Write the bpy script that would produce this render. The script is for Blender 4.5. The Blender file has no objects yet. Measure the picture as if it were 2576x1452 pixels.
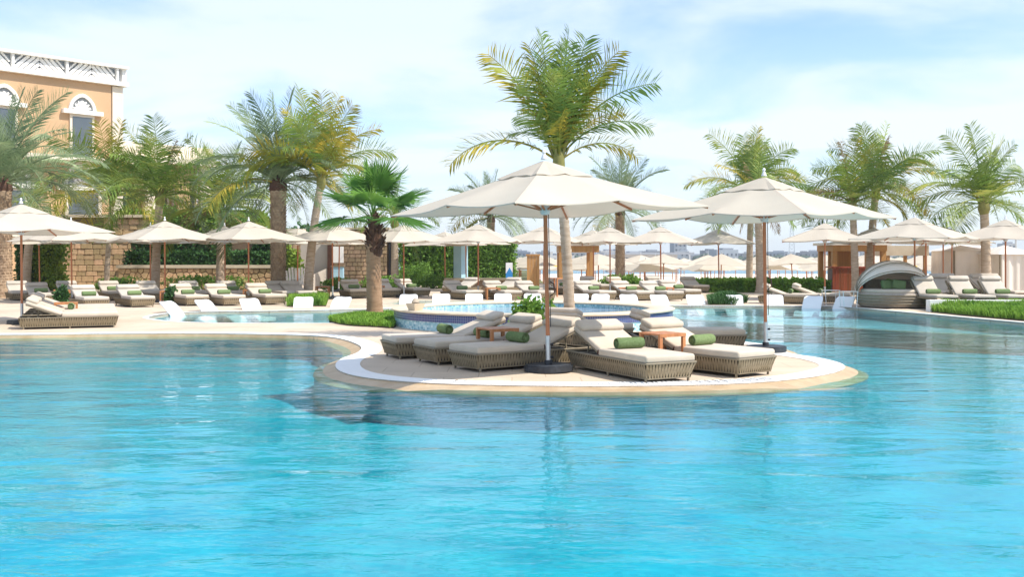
import bpy, bmesh, math, random
from mathutils import Vector, Matrix
from mathutils.geometry import tessellate_polygon
R = math.radians
rnd = random.Random(7)
S = bpy.context.scene
COL = S.collection
# ------------------------------------------------------------------ camera, sky, sun, exposure
EYE, FPX, HZ, CXP = 1.6, 2505.0, 646.0, 1288.0
cam_d = bpy.data.cameras.new('camera'); cam = bpy.data.objects.new('camera', cam_d); COL.objects.link(cam)
cam.location = (0, 0, EYE); cam.rotation_euler = (R(90), 0, 0)
cam_d.sensor_width = 36; cam_d.lens = 35.0; cam_d.shift_y = -80 / 2576.0
cam_d.clip_start = 0.1; cam_d.clip_end = 6000
S.camera = cam
SUN_EL = 51.0
SUN_AZ = Vector((0.94, -0.34, 0)).normalized()          # horizontal direction towards the sun
sd = Vector((SUN_AZ.x * math.cos(R(SUN_EL)), SUN_AZ.y * math.cos(R(SUN_EL)), math.sin(R(SUN_EL))))
sun_d = bpy.data.lights.new('sun', 'SUN'); sun_d.energy = 4.6; sun_d.angle = R(0.6); sun_d.color = (1.0, 0.93, 0.82)
sun = bpy.data.objects.new('sun', sun_d); COL.objects.link(sun)
sun.rotation_euler = (-sd).to_track_quat('-Z', 'Y').to_euler()
W = bpy.data.worlds.new('World'); S.world = W; W.use_nodes = True
nt = W.node_tree; nt.nodes.clear(); N = nt.nodes.new; LK = nt.links.new
out = N('ShaderNodeOutputWorld'); bg = N('ShaderNodeBackground'); LK(bg.outputs[0], out.inputs[0])
bg.inputs[1].default_value = 0.143
sky = N('ShaderNodeTexSky'); sky.sky_type = 'NISHITA'; sky.sun_disc = False
sky.sun_elevation = R(SUN_EL); sky.sun_rotation = math.atan2(SUN_AZ.x, SUN_AZ.y)
sky.air_density = 1.0; sky.dust_density = 0.6; sky.ozone_density = 2.0
tc = N('ShaderNodeTexCoord'); sp = N('ShaderNodeSeparateXYZ'); LK(tc.outputs['Generated'], sp.inputs[0])
def wm(op, a, b=None, c=None):
    m = N('ShaderNodeMath'); m.operation = op
    for i, v in enumerate((a, b, c)):
        if v is None: continue
        if isinstance(v, (int, float)): m.inputs[i].default_value = v
        else: LK(v, m.inputs[i])
    return m.outputs[0]
zz = wm('ADD', wm('MAXIMUM', sp.outputs[2], 0.0), 0.16)
cb = N('ShaderNodeCombineXYZ'); LK(wm('DIVIDE', sp.outputs[0], zz), cb.inputs[0]); LK(wm('DIVIDE', sp.outputs[1], zz), cb.inputs[1])
n1 = N('ShaderNodeTexNoise'); n1.inputs['Scale'].default_value = 1.15; n1.inputs['Detail'].default_value = 6; n1.inputs['Roughness'].default_value = 0.52
n1.inputs['Distortion'].default_value = 0.4
mp = N('ShaderNodeMapping'); mp.inputs['Location'].default_value = (3.3, 1.4, 0); LK(cb.outputs[0], mp.inputs[0]); LK(mp.outputs[0], n1.inputs[0])
rp = N('ShaderNodeValToRGB'); rp.color_ramp.elements[0].position = 0.36; rp.color_ramp.elements[1].position = 0.60
rp.color_ramp.interpolation = 'EASE'; LK(n1.outputs[0], rp.inputs[0])
hz = wm('SUBTRACT', 1.0, wm('MULTIPLY', wm('MAXIMUM', sp.outputs[2], 0.0), 4.5)); hz = wm('MAXIMUM', hz, 0.0)
cm = wm('MINIMUM', wm('ADD', wm('MULTIPLY', rp.outputs[0], 0.80), wm('MULTIPLY', hz, 0.42)), 0.93)
sg = N('ShaderNodeMix'); sg.data_type = 'RGBA'; sg.blend_type = 'MULTIPLY'; sg.inputs[0].default_value = 1.0
LK(sky.outputs[0], sg.inputs[6]); sg.inputs[7].default_value = (1.08, 1.15, 1.36, 1)
mx = N('ShaderNodeMix'); mx.data_type = 'RGBA'; LK(cm, mx.inputs[0]); LK(sg.outputs[2], mx.inputs[6]); mx.inputs[7].default_value = (5.2, 5.75, 6.15, 1)
LK(mx.outputs[2], bg.inputs[0])
vs = S.view_settings; vs.view_transform = 'Standard'; vs.look = 'None'; vs.exposure = 0.42; vs.gamma = 1; vs.use_curve_mapping = False
S.render.engine = 'CYCLES'
S.cycles.use_denoising = True; S.cycles.max_bounces = 7; S.cycles.transparent_max_bounces = 16; S.cycles.sample_clamp_indirect = 4
S.cycles.caustics_reflective = False; S.cycles.caustics_refractive = False

def P(px, py, z=0.0):                      # a place on the level z seen at that spot of the photograph
    d = FPX * (EYE - z) / (py - HZ)
    return Vector(((px - CXP) * d / FPX, d, z))
def D(px, d, z=0.0):
    return Vector(((px - CXP) * d / FPX, d, z))
def Z(py, d): return EYE - (py - HZ) * d / FPX
# ------------------------------------------------------------------ materials
def mat(name, c1, c2=None, scale=6.0, rough=0.7, bump=0.0, bscale=30.0, spec=0.3, rand=0.0, trans=0.0, metal=0.0, detail=4, stretch=(1, 1, 1), c3=None, coord='Object', sheen=0.0):
    m = bpy.data.materials.new(name); m.use_nodes = True
    t = m.node_tree; t.nodes.clear(); n = t.nodes.new; l = t.links.new
    o = n('ShaderNodeOutputMaterial'); b = n('ShaderNodeBsdfPrincipled')
    b.inputs['Roughness'].default_value = rough; b.inputs['Specular IOR Level'].default_value = spec; b.inputs['Metallic'].default_value = metal
    if sheen: b.inputs['Sheen Weight'].default_value = sheen
    c2 = c2 or tuple(x * 0.8 for x in c1)
    x = n('ShaderNodeTexCoord'); mpp = n('ShaderNodeMapping'); mpp.inputs['Scale'].default_value = stretch; l(x.outputs[coord], mpp.inputs[0])
    ns = n('ShaderNodeTexNoise'); ns.inputs['Scale'].default_value = scale; ns.inputs['Detail'].default_value = detail; l(mpp.outputs[0], ns.inputs[0])
    r = n('ShaderNodeValToRGB'); r.color_ramp.elements[0].position = 0.32; r.color_ramp.elements[1].position = 0.68
    r.color_ramp.elements[0].color = (*c1, 1); r.color_ramp.elements[1].color = (*c2, 1)
    if c3:
        e = r.color_ramp.elements.new(0.5); e.color = (*c3, 1)
    l(ns.outputs[0], r.inputs[0]); col = r.outputs[0]
    if rand:
        oi = n('ShaderNodeObjectInfo'); h = n('ShaderNodeHueSaturation'); l(col, h.inputs['Color'])
        mr = n('ShaderNodeMapRange'); l(oi.outputs['Random'], mr.inputs[0]); mr.inputs[3].default_value = 1 - rand; mr.inputs[4].default_value = 1 + rand
        l(mr.outputs[0], h.inputs['Value'])
        mr2 = n('ShaderNodeMapRange'); l(oi.outputs['Random'], mr2.inputs[0]); mr2.inputs[3].default_value = 0.5 + rand * 0.05; mr2.inputs[4].default_value = 0.5 - rand * 0.05
        l(mr2.outputs[0], h.inputs['Hue']); col = h.outputs[0]
    l(col, b.inputs['Base Color'])
    if bump:
        bn = n('ShaderNodeTexNoise'); bn.inputs['Scale'].default_value = bscale; bn.inputs['Detail'].default_value = 4; l(mpp.outputs[0], bn.inputs[0])
        bu = n('ShaderNodeBump'); bu.inputs['Strength'].default_value = bump; bu.inputs['Distance'].default_value = 0.02
        l(bn.outputs[0], bu.inputs['Height']); l(bu.outputs[0], b.inputs['Normal'])
    sh = b.outputs[0]
    if trans:
        tr = n('ShaderNodeBsdfTranslucent'); l(col, tr.inputs[0]); mxx = n('ShaderNodeMixShader'); mxx.inputs[0].default_value = trans
        l(sh, mxx.inputs[1]); l(tr.outputs[0], mxx.inputs[2]); sh = mxx.outputs[0]
    l(sh, o.inputs[0])
    return m
M = {}
def mk(key, *a, **k): M[key] = mat(key, *a, **k)
mk('canvas', (.60, .545, .46), (.55, .50, .42), 1.2, .85, .12, 6, .15, rand=.03, trans=.24)
mk('canvas_beach', (.70, .64, .54), (.66, .60, .50), 2, .85, rand=.06, trans=.42)
mk('teak', (.52, .23, .095), (.40, .16, .06), 3, .45, .1, 40, .4, stretch=(8, 8, .6), rand=.1)
mk('pole_wood', (.50, .19, .085), (.40, .145, .06), 3, .45, 0, 30, .4, stretch=(8, 8, .5))
mk('dark_wood', (.10, .045, .03), (.07, .03, .02), 5, .5)
mk('aluminium', (.62, .63, .64), (.52, .53, .54), 8, .35, metal=.7, spec=.5)
mk('hub_metal', (.72, .74, .76), (.6, .62, .64), 8, .35, spec=.5)
mk('base_grey', (.045, .05, .06), (.03, .034, .042), 10, .5, .2, 60)
mk('base_beige', (.42, .35, .27), (.36, .30, .23), 10, .6)
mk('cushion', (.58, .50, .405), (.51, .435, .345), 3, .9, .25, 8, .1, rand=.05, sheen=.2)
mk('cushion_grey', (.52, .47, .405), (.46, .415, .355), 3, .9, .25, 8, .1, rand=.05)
mk('rope', (.32, .26, .175), (.24, .19, .12), 14, .85, .3, 120, .1, rand=.06)
mk('rope_back', (.03, .025, .018), (.02, .017, .012), 14, .9)  # near-black fill behind the ropes, darkens the gaps of the weave
mk('frame_taupe', (.25, .21, .145), (.21, .175, .12), 14, .6)
mk('towel', (.22, .30, .14), (.15, .22, .09), 40, .95, .8, 160, .05, rand=.12)
mk('towel_navy', (.02, .035, .09), (.015, .028, .07), 40, .95, .8, 160, .05)
mk('white_plastic', (.83, .84, .85), (.80, .81, .82), 3, .3, spec=.45)
mk('white_stone', (.86, .85, .83), (.80, .79, .76), 8, .6, .1, 60)
mk('deck', (.63, .525, .415), (.53, .43, .325), .7, .75, .25, 90, .25, c3=(.59, .485, .375), detail=8)
mk('coping', (.44, .30, .16), (.56, .42, .26), 3.5, .35, .3, 60, .5)
mk('shell_stone', (.50, .44, .35), (.38, .33, .26), 5, .8, .3, 60)
mk('sandstone', (.64, .45, .26), (.48, .33, .19), 3, .85, .7, 22, .15, rand=.28)
mk('sandstone_pale', (.58, .42, .26), (.43, .30, .18), 3, .85, .7, 22, .15, rand=.22)
mk('mortar', (.22, .155, .10), (.17, .12, .08), 12, .95, .3, 60)
mk('cap_stone', (.68, .58, .44), (.60, .50, .37), 4, .75, .2, 50)
mk('orange_render', (.58, .385, .23), (.51, .335, .195), .35, .9, .15, 60, .1, detail=8)
mk('cream_trim', (.78, .69, .57), (.72, .63, .51), 2, .8, .1, 50)
mk('white_trim', (.84, .82, .78), (.78, .76, .72), 2, .8)
mk('grey_lattice', (.34, .36, .37), (.30, .31, .32), 2, .8)
mk('sky_gap_grey', (.56, .60, .65), (.50, .54, .60), 2, .8)
mk('glass_dark', (.10, .12, .14), (.07, .09, .11), 1, .12, spec=.8)
mk('plaster', (.55, .49, .42), (.49, .43, .37), 1, .9)
mk('pale_blue', (.36, .56, .66), (.30, .50, .62), 2, .6)
mk('kiosk_wood', (.50, .27, .10), (.42, .22, .08), 2, .6, stretch=(6, 6, .4))
mk('kiosk_red', (.30, .085, .035), (.24, .065, .028), 2, .5, stretch=(6, 6, .4), rand=.2)
mk('tent', (.84, .78, .71), (.79, .73, .66), 2, .9, trans=.15)
mk('shell_cloth', (.74, .68, .59), (.68, .62, .53), 3, .9, .2, 40, rand=.02)
mk('wicker', (.46, .40, .34), (.36, .31, .26), 20, .8, .5, 120)
mk('cyan_tile', (.02, .38, .52), (.01, .26, .42), 3, .3, rand=.3)
mk('navy_tile', (.07, .11, .30), (.10, .10, .24), 9, .2, spec=.5)
mk('grout', (.38, .42, .50), (.30, .34, .42), 20, .9)
mk('sand', (.78, .71, .61), (.70, .63, .53), .4, .95, .3, 10, detail=8)
mk('soil', (.10, .075, .05), (.06, .045, .03), 3, .95)
mk('garden_soil', (.20, .20, .10), (.12, .14, .06), .5, .95)
mk('grass', (.16, .32, .04), (.09, .22, .03), 1.3, .8, trans=.35, c3=(.22, .38, .05))
mk('hedge_leaf', (.12, .25, .035), (.07, .16, .025), 1.8, .6, trans=.3, c3=(.18, .33, .05))
mk('dark_leaf', (.035, .10, .03), (.06, .15, .035), 2.2, .6, trans=.18)
mk('yellow_leaf', (.27, .36, .05), (.13, .23, .03), 2.2, .6, trans=.25)
mk('coconut_leaf', (.15, .25, .045), (.38, .41, .09), 1.2, .42, trans=.30, rand=.42, c3=(.22, .32, .06))
mk('yellow_frond', (.62, .48, .06), (.36, .40, .055), 1.4, .55, trans=.35, rand=.25, c3=(.26, .25, .03))
mk('brown_frond', (.26, .17, .08), (.34, .25, .13), 1.4, .8, trans=.2, rand=.2)
mk('date_leaf', (.32, .40, .22), (.15, .23, .11), 1.2, .5, trans=.28, rand=.25)
mk('fan_leaf', (.22, .40, .085), (.13, .29, .055), 1.2, .42, trans=.35, rand=.25)
mk('petiole', (.26, .24, .06), (.18, .17, .05), 5, .5)
mk('coconut_trunk', (.54, .44, .34), (.38, .29, .21), 5, .9, .5, 40, .1, stretch=(1, 1, 5), rand=.08)
mk('date_trunk', (.50, .37, .25), (.30, .21, .14), 5, .9, .5, 40, .1, rand=.1)
mk('fan_trunk', (.42, .27, .17), (.30, .185, .11), 4, .9, .7, 26, .1, stretch=(1, 1, 4))
mk('fibre', (.13, .07, .045), (.08, .04, .028), 12, .95, .8, 60)
mk('sea_far', (.10, .24, .30), (.08, .20, .26), .02, .25)
mk('town_a', (.50, .48, .47), (.44, .42, .41), .2, .9, rand=.3)
mk('town_b', (.30, .32, .36), (.26, .28, .32), .2, .9, rand=.3)
mk('town_win', (.06, .08, .11), (.05, .06, .09), .2, .4)
mk('town_tree', (.05, .09, .06), (.04, .07, .05), .2, .9)
mk('red_cloth', (.55, .04, .05), (.5, .03, .04), 3, .9)
mk('yellow_cloth', (.72, .50, .12), (.66, .44, .09), 3, .9, trans=.2)
mk('poster_blue', (.04, .22, .55), (.05, .30, .65), 2, .4)
mk('black_metal', (.03, .03, .035), (.02, .02, .025), 5, .5)

dm = M['deck'].node_tree; pb = [n for n in dm.nodes if n.type == 'BSDF_PRINCIPLED'][0]; src = pb.inputs['Base Color'].links[0].from_socket
bk = dm.nodes.new('ShaderNodeTexBrick'); bk.inputs['Scale'].default_value = 1.0; bk.inputs['Brick Width'].default_value = .9; bk.inputs['Row Height'].default_value = .6; bk.inputs['Mortar Size'].default_value = .008; bk.inputs['Mortar Smooth'].default_value = .3
bk.inputs['Color1'].default_value = (1, 1, 1, 1); bk.inputs['Color2'].default_value = (.93, .925, .92, 1); bk.inputs['Mortar'].default_value = (.72, .69, .66, 1)
tcx = dm.nodes.new('ShaderNodeTexCoord'); dm.links.new(tcx.outputs['Object'], bk.inputs[0]); mxd = dm.nodes.new('ShaderNodeMix'); mxd.data_type = 'RGBA'; mxd.blend_type = 'MULTIPLY'; mxd.inputs[0].default_value = 1
dm.links.new(src, mxd.inputs[6]); dm.links.new(bk.outputs[0], mxd.inputs[7]); dm.links.new(mxd.outputs[2], pb.inputs['Base Color'])
# pool water: fresnel mirror over clear water, and the mosaic floor under it
def water_material(name, ior, tint, b1, b2, sc=1.0):
    m = bpy.data.materials.new(name); m.use_nodes = True; t = m.node_tree; t.nodes.clear(); n = t.nodes.new; l = t.links.new
    o = n('ShaderNodeOutputMaterial'); g = n('ShaderNodeBsdfGlossy'); g.inputs['Roughness'].default_value = 0.02; g.inputs[0].default_value = (.90, .97, 1, 1)
    tr = n('ShaderNodeBsdfTransparent'); tr.inputs[0].default_value = (*tint, 1)
    f = n('ShaderNodeFresnel'); f.inputs[0].default_value = ior; mxx = n('ShaderNodeMixShader')
    x = n('ShaderNodeTexCoord'); mp1 = n('ShaderNodeMapping'); mp1.inputs['Scale'].default_value = (.55 * sc, 1.25 * sc, 1); mp1.inputs['Rotation'].default_value = (0, 0, R(-9)); l(x.outputs['Object'], mp1.inputs[0])
    a = n('ShaderNodeTexNoise'); a.inputs['Scale'].default_value = 1.25; a.inputs['Detail'].default_value = 1.6; a.inputs['Roughness'].default_value = .42; a.inputs['Distortion'].default_value = .6; l(mp1.outputs[0], a.inputs[0])
    mp2 = n('ShaderNodeMapping'); mp2.inputs['Scale'].default_value = (2.4 * sc, 5.0 * sc, 1); mp2.inputs['Rotation'].default_value = (0, 0, R(14)); l(x.outputs['Object'], mp2.inputs[0])
    b = n('ShaderNodeTexNoise'); b.inputs['Scale'].default_value = 1.7; b.inputs['Detail'].default_value = 3; b.inputs['Distortion'].default_value = .3; l(mp2.outputs[0], b.inputs[0])
    # calm and ruffled patches
    cp = n('ShaderNodeTexNoise'); cp.inputs['Scale'].default_value = .22; cp.inputs['Detail'].default_value = 2; l(x.outputs['Object'], cp.inputs[0])
    cr = n('ShaderNodeMapRange'); l(cp.outputs[0], cr.inputs[0]); cr.inputs[1].default_value = .38; cr.inputs[2].default_value = .62; cr.inputs[3].default_value = .30; cr.inputs[4].default_value = 1.0
    mm = n('ShaderNodeMath'); mm.operation = 'MULTIPLY'; l(b.outputs[0], mm.inputs[0]); l(cr.outputs[0], mm.inputs[1])
    bu = n('ShaderNodeBump'); bu.inputs['Strength'].default_value = 1; bu.inputs['Distance'].default_value = b1; l(a.outputs[0], bu.inputs['Height'])
    bv = n('ShaderNodeBump'); bv.inputs['Strength'].default_value = 1; bv.inputs['Distance'].default_value = b2; l(mm.outputs[0], bv.inputs['Height']); l(bu.outputs[0], bv.inputs['Normal'])
    l(bv.outputs[0], g.inputs['Normal']); l(bv.outputs[0], f.inputs['Normal'])
    l(f.outputs[0], mxx.inputs[0]); l(tr.outputs[0], mxx.inputs[1]); l(g.outputs[0], mxx.inputs[2]); l(mxx.outputs[0], o.inputs[0])
    return m
M['water'] = water_material('pool_water', 1.28, (.66, .98, 1.0), .032, .0125)
M['spa_water'] = water_material('spa_water', 1.30, (.85, .97, 1.0), .06, .04, 2.0)
def tile_material(name, ca, cb_, cc, big=.5, grid=22.0, mortar=(.30, .62, .72)):
    m = bpy.data.materials.new(name); m.use_nodes = True; t = m.node_tree; t.nodes.clear(); n = t.nodes.new; l = t.links.new
    o = n('ShaderNodeOutputMaterial'); b = n('ShaderNodeBsdfPrincipled'); b.inputs['Roughness'].default_value = .4
    x = n('ShaderNodeTexCoord')
    dn = n('ShaderNodeTexNoise'); dn.inputs['Scale'].default_value = 1.6; dn.inputs['Detail'].default_value = 3; l(x.outputs['Object'], dn.inputs[0])
    v = n('ShaderNodeTexVoronoi'); v.inputs['Scale'].default_value = grid; v.distance = 'CHEBYCHEV'; v.inputs['Randomness'].default_value = .15; l(x.outputs['Object'], v.inputs[0])
    s = n('ShaderNodeSeparateColor'); l(v.outputs['Color'], s.inputs[0])
    r = n('ShaderNodeValToRGB'); r.color_ramp.elements[0].color = (*ca, 1); r.color_ramp.elements[1].color = (*cc, 1); e = r.color_ramp.elements.new(.5); e.color = (*cb_, 1)
    l(s.outputs[0], r.inputs[0])
    r2 = n('ShaderNodeValToRGB'); r2.color_ramp.elements[0].position = .35; r2.color_ramp.elements[1].position = .65; r2.color_ramp.elements[0].color = (*ca, 1); r2.color_ramp.elements[1].color = (*cb_, 1); l(dn.outputs[0], r2.inputs[0])
    mi = n('ShaderNodeMix'); mi.data_type = 'RGBA'; mi.inputs[0].default_value = big; l(r.outputs[0], mi.inputs[6]); l(r2.outputs[0], mi.inputs[7])
    l(mi.outputs[2], b.inputs['Base Color']); l(b.outputs[0], o.inputs[0]); return m
M['pool_floor'] = tile_material('pool_floor_mosaic', (.0, .27, .39), (.0, .39, .50), (.04, .50, .57), .72, 20)
M['shelf'] = tile_material('shelf_mosaic', (.20, .46, .55), (.30, .55, .62), (.45, .66, .70), .5, 16)
M['spa_floor'] = tile_material('spa_floor', (.35, .55, .66), (.48, .66, .74), (.6, .72, .76), .7, 14)
M['mosaic'] = tile_material('light_mosaic', (.16, .38, .48), (.36, .62, .68), (.72, .84, .84), .05, 22)

# ------------------------------------------------------------------ mesh helpers
class MB:
    def __init__(s): s.v = []; s.f = []
    def add(s, vs, fs, mtx=None):
        b = len(s.v)
        s.v += [tuple(mtx @ Vector(p)) if mtx else tuple(p) for p in vs]
        s.f += [tuple(b + i for i in f) for f in fs]; return s
    def box(s, c, size, rz=0.0, mtx=None):
        x, y, z = (k / 2 for k in size); rot = Matrix.Rotation(rz, 4, 'Z')
        vs = [Vector(c) + rot @ Vector(p) for p in ((-x, -y, -z), (x, -y, -z), (x, y, -z), (-x, y, -z), (-x, -y, z), (x, -y, z), (x, y, z), (-x, y, z))]
        return s.add(vs, [(0, 3, 2, 1), (4, 5, 6, 7), (0, 1, 5, 4), (1, 2, 6, 5), (2, 3, 7, 6), (3, 0, 4, 7)], mtx)
    def bar(s, a, b, w, h):                 # a straight bar of rectangular section
        a, b = Vector(a), Vector(b); t = (b - a).normalized(); u = Vector((0, 0, 1)) if abs(t.z) < .95 else Vector((0, 1, 0))
        sx = t.cross(u).normalized() * w / 2; sy = sx.normalized().cross(t) * h / 2
        vs = [p + q for p in (a, b) for q in (-sx - sy, sx - sy, sx + sy, -sx + sy)]
        return s.add(vs, [(0, 1, 2, 3), (7, 6, 5, 4), (0, 4, 5, 1), (1, 5, 6, 2), (2, 6, 7, 3), (3, 7, 4, 0)])
    def tube(s, pts, rad, n=8, cap=True):
        pts = [Vector(p) for p in pts]
        if not hasattr(rad, '__len__'): rad = [rad] * len(pts)
        b = len(s.v)
        for i, p in enumerate(pts):
            t = (pts[min(i + 1, len(pts) - 1)] - pts[max(i - 1, 0)]).normalized()
            u = Vector((0, 0, 1)) if abs(t.z) < .9 else Vector((1, 0, 0))
            sx = t.cross(u).normalized(); sy = sx.cross(t)
            for k in range(n):
                a = 2 * math.pi * k / n; s.v.append(tuple(p + (sx * math.cos(a) + sy * math.sin(a)) * rad[i]))
        for i in range(len(pts) - 1):
            for k in range(n):
                k2 = (k + 1) % n; s.f.append((b + i * n + k, b + i * n + k2, b + (i + 1) * n + k2, b + (i + 1) * n + k))
        if cap:
            s.f.append(tuple(b + k for k in range(n))); s.f.append(tuple(b + (len(pts) - 1) * n + k for k in reversed(range(n))))
        return s
    def lathe(s, prof, n=24, c=(0, 0), a0=0, a1=2 * math.pi, wob=None):
        b = len(s.v); full = abs(a1 - a0 - 2 * math.pi) < 1e-6; m = n if full else n + 1
        for r, z in prof:
            for k in range(m):
                a = a0 + (a1 - a0) * k / n; s.v.append((c[0] + r * math.cos(a), c[1] + r * math.sin(a), z))
        for i in range(len(prof) - 1):
            for k in range(n):
                k2 = (k + 1) % m; s.f.append((b + i * m + k, b + i * m + k2, b + (i + 1) * m + k2, b + (i + 1) * m + k))
        return s
    def prism(s, loops, z0, z1):
        if not isinstance(loops[0][0], (tuple, list, Vector)): loops = [loops]
        lo = [[Vector((p[0], p[1], 0)) for p in L] for L in loops]; tri = tessellate_polygon(lo); flat = [p for L in lo for p in L]; b = len(s.v); n = len(flat)
        s.v += [(p.x, p.y, z1) for p in flat] + [(p.x, p.y, z0) for p in flat]
        for t in tri:
            a, c, d = (flat[i] for i in t); up = (c - a).cross(d - a).z > 0
            t = t if up else t[::-1]
            s.f.append(tuple(b + i for i in t)); s.f.append(tuple(b + n + i for i in reversed(t)))
        k = 0
        for L in lo:
            m = len(L)
            for i in range(m): j = (i + 1) % m; s.f.append((b + k + i, b + n + k + i, b + n + k + j, b + k + j))
            k += m
        return s
    def rbox(s, size, r, mtx=None, seg=3):
        bm = bmesh.new(); bmesh.ops.create_cube(bm, size=1)
        for v in bm.verts: v.co = Vector((v.co.x * size[0], v.co.y * size[1], v.co.z * size[2]))
        bmesh.ops.bevel(bm, geom=bm.edges[:], offset=r, segments=seg, profile=.5, affect='EDGES')
        bm.verts.index_update()
        s.add([v.co.copy() for v in bm.verts], [[v.index for v in f.verts] for f in bm.faces], mtx); bm.free(); return s
    def mesh(s, name, m, smooth=False):
        me = bpy.data.meshes.new(name); me.from_pydata(s.v, [], s.f); me.materials.append(M[m] if isinstance(m, str) else m)
        if smooth:
            me.shade_smooth()
            try: me.set_sharp_from_angle(angle=R(42))
            except Exception: pass
        me.update(); return me
    def build(s, name, m, parent=None, smooth=False, kind=None, loc=None, label=None):
        return put(name, s.mesh(name, m, smooth), parent, loc, kind, label)
def put(name, me, parent=None, loc=None, kind=None, label=None, rot=None, scale=None):
    o = bpy.data.objects.new(name, me); COL.objects.link(o)
    if parent: o.parent = parent
    if loc is not None: o.location = loc
    if rot is not None: o.rotation_euler = rot
    if scale is not None: o.scale = scale
    if kind: o['kind'] = kind
    if label: o['label'] = label
    return o
def tag(o, label, cat, group=None):
    o['label'] = label; o['category'] = cat
    if group: o['group'] = group
    return o
def thing(name, label, cat, loc=(0, 0, 0), rz=0.0, group=None):
    o = bpy.data.objects.new(name, None); COL.objects.link(o); o.location = loc; o.rotation_euler = (0, 0, rz); o.empty_display_size = .2
    return tag(o, label, cat, group)
def struct(o): o['kind'] = 'structure'; return o
def copy_tree(o, loc=None, rz=None, label=None, group=None, scale=None):
    r = o.copy(); COL.objects.link(r)
    if loc is not None: r.location = loc
    if rz is not None: r.rotation_euler = (0, 0, rz)
    if scale is not None: r.scale = scale
    if label: r['label'] = label
    if group: r['group'] = group
    for ch in list(o.children):
        c = ch.copy(); COL.objects.link(c); c.parent = r
        for g in list(ch.children):
            d = g.copy(); COL.objects.link(d); d.parent = c
    return r
def kill(o):
    for ch in list(o.children): kill(ch)
    bpy.data.objects.remove(o)
def catmull(pts, k=6, closed=False):
    pts = [Vector((p[0], p[1], 0)) for p in pts]; n = len(pts); outp = []
    for i in range(n if closed else n - 1):
        g = (lambda j: pts[j % n]) if closed else (lambda j: pts[max(0, min(n - 1, j))])
        a, b, c, d = g(i - 1), g(i), g(i + 1), g(i + 2)
        for s in range(k):
            t = s / k
            outp.append(.5 * ((2 * b) + (-a + c) * t + (2 * a - 5 * b + 4 * c - d) * t * t + (-a + 3 * b - 3 * c + d) * t ** 3))
    if not closed: outp.append(pts[-1])
    return outp
def offset(pts, o):                          # to the left of the direction of travel
    r = []
    for i, p in enumerate(pts):
        t = pts[min(i + 1, len(pts) - 1)] - pts[max(i - 1, 0)]; t.normalize(); r.append(p + Vector((-t.y, t.x, 0)) * o)
    return r
def band(mb, a, b, za, zb, zbot=None):       # strip between two lines, optional skirt down from line b
    n = len(a); s = len(mb.v)
    za = za if hasattr(za, '__len__') else [za] * n; zb = zb if hasattr(zb, '__len__') else [zb] * n
    mb.v += [(p.x, p.y, z) for p, z in zip(a, za)] + [(p.x, p.y, z) for p, z in zip(b, zb)]
    for i in range(n - 1): mb.f.append((s + i, s + n + i, s + n + i + 1, s + i + 1))
    if zbot is not None:
        zq = zbot if hasattr(zbot, '__len__') else [zbot] * n
        s2 = len(mb.v); mb.v += [(p.x, p.y, z) for p, z in zip(b, zq)]
        for i in range(n - 1): mb.f.append((s + n + i, s2 + i, s2 + i + 1, s + n + i + 1))
    return mb
def leafmass(mb, sampler, n, size, rng, flat=.0, up=0.0):
    for _ in range(n):
        p = Vector(sampler(rng)); q = size * rng.uniform(.6, 1.3)
        a = Vector((rng.gauss(0, 1), rng.gauss(0, 1), rng.gauss(0, 1) + up)).normalized(); b = a.orthogonal().normalized()
        b = Matrix.Rotation(rng.uniform(0, 6.28), 3, a) @ b
        s = len(mb.v); w = b * q * .32
        mb.v += [tuple(p), tuple(p + a * q * .5 + w), tuple(p + a * q), tuple(p + a * q * .5 - w)]; mb.f.append((s, s + 1, s + 2, s + 3))
    return mb

# ------------------------------------------------------------------ setting: decks, pool, beach, sea
WZ = -0.07
near_px = [(739, 843), (826, 848), (869, 856), (899, 867), (909, 877), (897, 889), (862, 902), (845, 915), (848, 929), (873, 941), (923, 951), (1000, 959), (1113, 966), (1300, 970.5), (1500, 972),
           (1700, 970), (1860, 965), (1980, 956.5), (2060, 946), (2108, 935), (2126, 925), (2112, 914), (2064, 902), (1986, 889)]
near = [Vector((-22, 20.4, 0)), Vector((-18, 20.4, 0)), Vector((-14, 20.4, 0)), P(0, 843), P(250, 840), P(500, 839)] + [P(*p) for p in near_px] + [Vector((4.75, 17.6, 0)), Vector((4.3, 18.8, 0)), Vector((3.4, 20.0, 0)), Vector((3.1, 21.4, 0))]
near = [Vector((-60, 20.4, 0)), Vector((-40, 20.4, 0))] + catmull(near, 7)
inner_px = [(985, 812), (860, 813), (650, 813), (520, 812), (430, 808), (385, 803), (372, 799), (392, 793), (440, 787), (520, 784), (700, 782), (950, 777)]
back = [Vector((-.2, 24.6, 0)), Vector((-2.6, 24.3, 0))] + [P(*p) for p in inner_px[1:]]
back = back + [P(1100, 772), P(1350, 770), P(1650, 769.5), P(2000, 770), P(2110, 772), P(2170, 776), P(2250, 783), P(2330, 790), P(2440, 800), P(2576, 812), P(2900, 842)]
back = catmull(back, 6)
hole = [P(960, 766), P(1180, 763), P(1185, 756), P(1000, 757)]
outline = near + back + [Vector((60, 12, 0)), Vector((60, 60, 0)), Vector((-60, 60, 0))]
hole = [Vector((p.x, p.y, 0)) for p in hole]
struct(MB().prism([outline, hole], -.085, 0).build('pool_deck', 'deck'))
struct(MB().prism([outline, hole], -.55, -.086).build('pool_wall', 'pool_floor'))
fr = [i for i, p in enumerate(near)]
zs = []
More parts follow.
